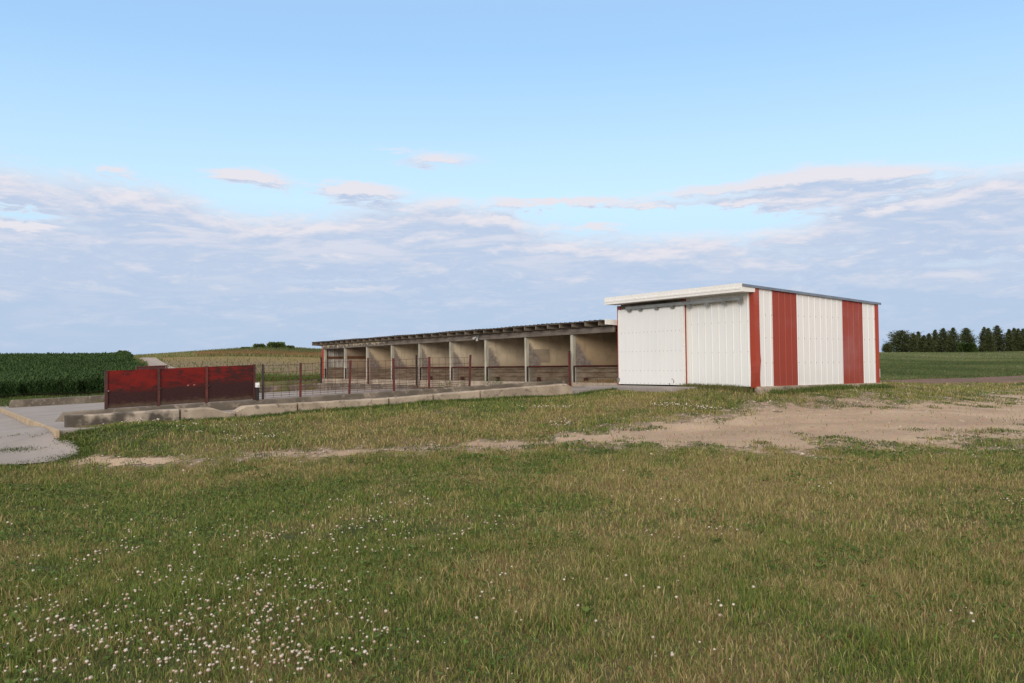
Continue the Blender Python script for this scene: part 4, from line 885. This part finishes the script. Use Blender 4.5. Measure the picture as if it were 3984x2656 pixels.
def clover(X, Y, Z):
    N = len(X); far = 1+np.clip((Y-9)/14, 0, .8); Hh = rng.uniform(.028, .075, N); R = np.clip(rng.lognormal(-4.85, .32, N), .004, .0125)*far; V = []; L = []; T = []; st = []; tot = []; off = 0
    for i in range(N):
        c0 = np.array([X[i]+rng.normal(0, .01), Y[i]+rng.normal(0, .01), Z[i]+Hh[i]]); r = R[i]
        nb = 26 if Y[i] < 9 else 14; age = rng.random(); age2 = rng.random()**2
        for j in range(nb):                                   # florets: small pointed petals round the head
            ph = math.acos(1-1.75*(j+.5)/nb); az_ = j*2.39996; d = np.array([math.sin(ph)*math.cos(az_), math.sin(ph)*math.sin(az_), math.cos(ph)])
            a = np.cross(d, (.3, .2, .93)); a /= np.linalg.norm(a)+1e-9; b = np.cross(d, a); w_ = r*.42
            V += [c0+d*r*.35+a*w_, c0+d*r*.35-a*w_*.5+b*w_*.85, c0+d*r*.35-a*w_*.5-b*w_*.85, c0+d*r*1.12+np.array([0, 0, .12*r])]
            L += [off, off+1, off+3, off+1, off+2, off+3, off+2, off, off+3]; st += [len(L)-9, len(L)-6, len(L)-3]; tot += [3, 3, 3]; off += 4
            lowk = ph > (1.0+.8*age); T += [(.46, .30, .22) if lowk else tuple((.82-.22*age2, .78-.30*age2, .69-.33*age2))]*4
        w_ = .0014*far[i]; V += [np.array([X[i]-w_, Y[i], Z[i]]), np.array([X[i]+w_, Y[i], Z[i]]), c0+[w_, 0, -r*.3], c0+[-w_, 0, -r*.3]]; L += [off, off+1, off+2, off+3]; st.append(len(L)-4); tot.append(4); T += [(.10, .14, .05)]*4; off += 4
    o = fast_mesh('clover_flowers', np.array(V), np.array(L), np.array(st), np.array(tot), M['petal'], np.array(T)); o['kind'] = 'stuff'
clover(fx[:, 0], fx[:, 1], fz)
# pasture and field margins beyond the yard
def cover(name, region, N, y0, y1, xl, xr, h, wd, cols, lift=0, lean=.7):
    X = []; Y = []
    Yv = np.exp(rng.uniform(math.log(y0), math.log(y1), N)); a0, a1 = ray(xl, 1400)[0], ray(xr, 1400)[0]; Xv = rng.uniform(a0, a1, N)*Yv; k = region(Xv, Yv); Xv, Yv = Xv[k], Yv[k]
    c = np.array(cols)[rng.integers(0, len(cols), len(Xv))]; nz = fbm(Xv*.10+3, Yv*.035+1, 4)[:, None]; c = c*(.55+.9*nz)*(1+np.array([.5, .15, .3])*(nz-.5))
    sc = (Yv/y0)**.5
    return blades(name, Xv, Yv, ground(Xv, Yv, False)+lift, h*rng.uniform(.5, 1.3, len(Xv)), wd*sc, c, lean=lean)
soil_poly = [tuple(gp(x, y)) for x, y in ((3300, 1512), (3500, 1507), (3984, 1496), (4400, 1489), (4400, 1452), (3984, 1461), (3500, 1478), (3300, 1484))]
cover('pasture_grass', lambda X, Y: ~in_poly(X, Y, soil_poly)&(~((Y < 62)&(X < 15))), 90000, 33, 215, 3380, 4350, .11, .045, [(.11, .155, .055), (.14, .165, .065), (.20, .185, .09), (.09, .135, .05)])
lane_poly = [tuple(a) for a, b in lane]+[tuple(b) for a, b in lane][::-1]
def left_land(X, Y):
    u, v = uv_of(X, Y); return (v > 20.5)&~in_poly(X, Y, lane_poly)
stub = [tuple(q_) for q_ in (gp(655, 1470), gp(900, 1483), gp(1240, 1483), gp(1500, 1480), gp(1500, 1392), gp(1243, 1392), gp(830, 1387), gp(625, 1392))]
crop_poly = [tuple(q_) for q_ in (gp(-1000, 1600), gp(-600, 1583), gp(0, 1552), gp(440, 1530), gp(568, 1490), gp(540, 1462), gp(520, 1442), gp(512, 1416), gp(500, 1398))]+[(-66, 150), (-150, 160)]
cover('stubble_weeds', lambda X, Y: in_poly(X, Y, stub)&(rng.random(len(X)) < np.clip(1.0-(Y-44)/14, .05, 1)), 40000, 42, 112, 600, 1480, .22, .035, [(.07, .115, .03), (.10, .13, .03), (.13, .14, .035)])
cover('meadow_grass', lambda X, Y: left_land(X, Y)&~in_poly(X, Y, stub)&~in_poly(X, Y, crop_poly)&(Y > 60), 60000, 60, 172, 480, 1500, .42, .05, [(.15, .175, .06), (.20, .20, .08), (.12, .15, .05), (.25, .22, .11)])
cover('field_margin', lambda X, Y: left_land(X, Y)&~in_poly(X, Y, stub)&~in_poly(X, Y, crop_poly)&(Y <= 60), 26000, 34, 60, -300, 900, .12, .03, [(.08, .12, .03), (.11, .15, .04), (.06, .09, .025)])
rb_poly = [tuple(q_) for q_ in (gp(760, 1387), gp(1000, 1385), gp(1243, 1390.5), gp(1500, 1391), gp(1500, 1380), gp(1243, 1379), gp(1000, 1371), gp(760, 1378))]
cover('dry_reeds', lambda X, Y: in_poly(X, Y, rb_poly), 90000, 95, 150, 700, 1480, .42, .06, [(.21, .12, .055), (.24, .15, .07), (.17, .095, .045), (.20, .16, .07)], lean=.4)
# crop: rows of tall leafy plants
def crop():
    V = []; N = 0; Xs, Ys, Zs, Hs = [], [], [], []
    Yv = np.exp(rng.uniform(math.log(39), math.log(128), 54000)); Xv = rng.uniform(ray(-900, 1400)[0], ray(600, 1400)[0], len(Yv))*Yv
    row = np.round((Xv*.5+Yv*.866)/.5)*.5; sh_ = row-(Xv*.5+Yv*.866); Xv = Xv+sh_*.5; Yv = Yv+sh_*.866
    k = in_poly(Xv, Yv, crop_poly); Xv, Yv = Xv[k], Yv[k]; Zv = ground(Xv, Yv, False); Hv = rng.uniform(.62, .98, len(Xv))*(.85+.3*fbm(Xv*.2, Yv*.2, 2))
    nl = 7; P = []; T = []
    for j in range(nl):
        a = rng.uniform(0, 2*math.pi, len(Xv)); h0 = Hv*(.25+.75*j/nl); ln = rng.uniform(.14, .32, len(Xv)); up = rng.uniform(.06, .24, len(Xv)); w_ = rng.uniform(.022, .042, len(Xv))*(Yv/45)**.4
        ca, sa = np.cos(a), np.sin(a); q = np.empty((len(Xv), 5, 3))
        def pt(f, z, s): return np.stack([Xv+ca*ln*f-sa*w_*s, Yv+sa*ln*f+ca*w_*s, Zv+z], 1)
        q[:, 0] = pt(0, h0, .5); q[:, 1] = pt(0, h0, -.5); q[:, 2] = pt(.5, h0+up, -1); q[:, 3] = pt(.5, h0+up, 1); q[:, 4] = pt(1.0, h0+up*rng.uniform(.2, 1.5, len(Xv)), 0)
        P.append(q); g_ = rng.uniform(.65, 1.35, (len(Xv), 1)); T.append(np.array([[.045, .092, .030]])*g_+np.array([[.012, .008, 0]])*(j/nl))
    P = np.concatenate(P); T = np.concatenate(T); N = len(P); b = np.arange(N)[:, None]*5
    L = np.concatenate([b+np.array([0, 1, 2, 3]), b+np.array([3, 2, 4])], 1).ravel(); starts = (np.arange(N)[:, None]*7+np.array([0, 4])).ravel()
    o = fast_mesh('crop', P.reshape(-1, 3), L, starts, np.tile([4, 3], N), M['leaf'], np.repeat(T, 5, 0)); o['kind'] = 'stuff'
crop()
# weeds at the shed sill
def leafy(name, base, h, r, n, tint, mat='leaf', lab=None, cat=None, group=None, stem=True):
    root = empty(name, base, label=lab, cat=cat, group=group)
    V = []; L = []; b = np.array(base); T = []
    for i in range(n):
        a = rng.uniform(0, 2*math.pi); rr_ = r*math.sqrt(rng.random()); z = h*rng.random()**.8; c = b+[math.cos(a)*rr_*(1-.4*z/h), math.sin(a)*rr_*(1-.4*z/h), z]; s = r*rng.uniform(.18, .36)
        d = np.array([math.cos(a), math.sin(a), rng.uniform(-.3, .9)]); d /= np.linalg.norm(d); e = np.cross(d, rng.normal(size=3)); e /= np.linalg.norm(e)
        V += [c, c+d*s*.5+e*s*.3, c+d*s, c+d*s*.5-e*s*.3]; L.append((4*i, 4*i+1, 4*i+2, 4*i+3)); g_ = rng.uniform(.65, 1.4); T += [tuple(k*g_ for k in tint)]*4
    link_mesh('leaves', V, L, M[mat], None, root, None, False, np.array(T))
    m = MB(); u, v = uv_of(b[0], b[1])
    for i in range(1): a = rng.uniform(-.3, .3, 2)*r; m.tube([(u, v, b[2]-EYE-.02), (u+a[0], v+a[1], b[2]-EYE+h*.85)], [.006+h*.01, .003], 5)
    m.build('stem', M['trunk'], root); return root
wl_ = [(1740, 1487, .22, .16, 'low green weed growing on the yard below the fourth stall'), (1797, 1487, .14, .12, 'tiny green weed between the two middle shed posts'), (1898, 1483, .24, .12, 'upright yellowish weed against the shed sill beside a post'), (1938, 1489, .18, .16, 'bushy bright green weed below the third stall from the white shed'), (1711, 1491, .10, .12, 'flat green weed at the left of the sill weeds')]
for x, y, h, r, lab in wl_:
    u = -.18; v = v_on(x, u); leafy('weed', W3(u, v, slab(u, v)), h+.1, r, 90, (.12, .19, .05), lab=lab, cat='weed', group='weeds at the shed sill')
# shrubs on the hill
for x, y, wd_, h, lab in ((1008, 1350, 1.1, .5, 'dark green shrub on the hilltop, left of the pair'), (1076, 1347, 1.7, .7, 'broad green shrub on the hilltop, right of the pair'), (1128, 1352, .9, .3, 'small green shrub on the right slope of the hilltop'), (955, 1358, .9, .1, 'low dark shrub on the left slope of the hilltop'),
                          (478, 1384, .8, .9, 'tall green shrub at the top of the crop beside the lane')):
    X = at_depth(x, 1380, 1.)[0]; Yr = 148 if x > 600 else 118; z = float(ground(np.array(X*Yr), np.array(Yr), False)); leafy('shrub', (X*Yr, Yr, z-.1), h+.35, wd_, 900, (.11, .15, .05), lab=lab, cat='shrub', group='shrubs on the skyline')
# conifers
def conifer(x, ytop, wpx, lab, Y, ybase=1372, rounded=False, lean=0):
    X = at_depth(x, 1380, Y)[0]; zb = float(ground(np.array(X), np.array(Y), False)); zt = ray(x, ytop)[2]*Y+EYE; H = zt-zb; R = wpx/F*Y/2
    root = empty('conifer_tree', (X, Y, zb), label=lab, cat='tree', group='conifers in the shelter belt')
    u, v = uv_of(X, Y); m = MB(); m.tube([(u, v, zb-EYE-.2), (u+lean*.3, v, zb-EYE+H*.5), (u+lean, v, zb-EYE+H*.97)], [.16, .10, .02], 7); m.build('trunk', M['trunk'], root)
    V = []; Fc = []; T = []; k = 0
    nw = int(30+H*3)
    for i in range(nw):
        f = (i+.5)/nw; f = f**.9; z = zb+.15+f*(H-.2)
        prof = 1.15*(math.sin(math.pi*min(1, .16+.84*f))**.6 if rounded else (1-f)**.54*min(1, .88+f*1.2))
        nb = int(10+9*(1-f))
        for j in range(nb):
            a = rng.uniform(0, 2*math.pi); rl_ = max(.16, R*prof*rng.uniform(.5, 1.12)*(.82+.3*math.sin(3*a+x)*math.sin(9*f+x))); dirv = np.array([math.cos(a), math.sin(a), 0])
            up = rng.uniform(-.1, .55) if not rounded else rng.uniform(.0, .6)
            ox = lean*f; nseg = max(3, int(rl_/.17))
            for q in range(nseg):
                s = .25+.75*(q+rng.random())/nseg; c = np.array([X+ox*CT, Y+ox*ST, z])+dirv*rl_*s+np.array([0, 0, up*rl_*s*s-.10*rl_*s])+rng.normal(0, .05, 3)
                sz = rng.uniform(.16, .34)*(1.1-.5*s)+.06; dd_ = dirv*rng.uniform(.4, 1)+rng.normal(0, .5, 3)+[0, 0, .2]; dd_ /= np.linalg.norm(dd_); e = np.cross(dd_, rng.normal(size=3)); e /= np.linalg.norm(e)+1e-9
                V += [c-dd_*sz*.4, c+e*sz*.32, c+dd_*sz, c-e*sz*.32]; Fc.append((k, k+1, k+2, k+3)); k += 4; g_ = rng.uniform(.6, 1.4); T += [(.068*g_, .082*g_, .034*g_)]*4
    for q in range(14):
        c = np.array([X+lean*CT, Y+lean*ST, zt-.5+.5*q/14]); d = rng.normal(0, .6, 3)+[0, 0, .9]; d /= np.linalg.norm(d); e = np.cross(d, rng.normal(size=3)); e /= np.linalg.norm(e); sz = .22
        V += [c-d*.05, c+e*.04, c+d*sz, c-e*.04]; Fc.append((k, k+1, k+2, k+3)); k += 4; T += [(.04, .055, .024)]*4
    link_mesh('crown', V, Fc, M['needle'], None, root, None, False, np.array(T))
ztx = lambda x: 3400+x/4.027
zty = lambda y: 1240+y/4.027
TR = [(225, 385, 130, 'small leaning conifer at the left end of the shelter belt', True), (440, 182, 330, 'large round topped pine near the left end of the belt', True), (625, 228, 160, 'low pointed conifer right of the round pine', False), (705, 200, 150, 'slim pointed conifer second right of the round pine', False),
      (790, 258, 150, 'low blunt conifer in the dip of the belt', False), (872, 228, 160, 'conifer with a thin tip in the dip of the belt', False), (970, 175, 150, 'slim tall conifer left of the broad central one', False), (1092, 148, 250, 'broad central conifer with a bushy pointed crown', False),
      (1252, 140, 240, 'tall conifer between the broad central one and the gap tree', False), (1455, 142, 250, 'ragged conifer standing left of the gap', True), (1735, 128, 230, 'conifer just right of the gap with a ragged left side', False), (1802, 145, 170, 'slender conifer second right of the gap', False),
      (1940, 105, 250, 'tallest conifer, right of the gap', False), (2125, 165, 180, 'grey green conifer right of the tallest one', False), (2203, 145, 180, 'pointed conifer third from the right frame edge', False), (2272, 155, 190, 'bushy conifer second from the right frame edge', False), (2350, 155, 220, 'conifer cut by the right edge of the frame', False)]
for i, (x, y, wd_, lab, rd) in enumerate(TR):
    conifer(ztx(x), zty(y), wd_/4.027*(1.5 if x not in (1455, 1735) else 1.12), lab, 205+(i*7 % 11), rounded=rd, lean=-.5 if i == 0 else 0)
X = at_depth(ztx(1460), 1380, 200.)[0]; leafy('shrub', (X, 200, float(ground(np.array(X), np.array(200.), False))-.1), 2.2, 2.2, 1400, (.055, .085, .024), lab='round yellowish green shrub at the foot of the gap conifer', cat='shrub')
for o in bpy.data.objects:
    for k in ('_b', '_o'):
        if k in o: del o[k]
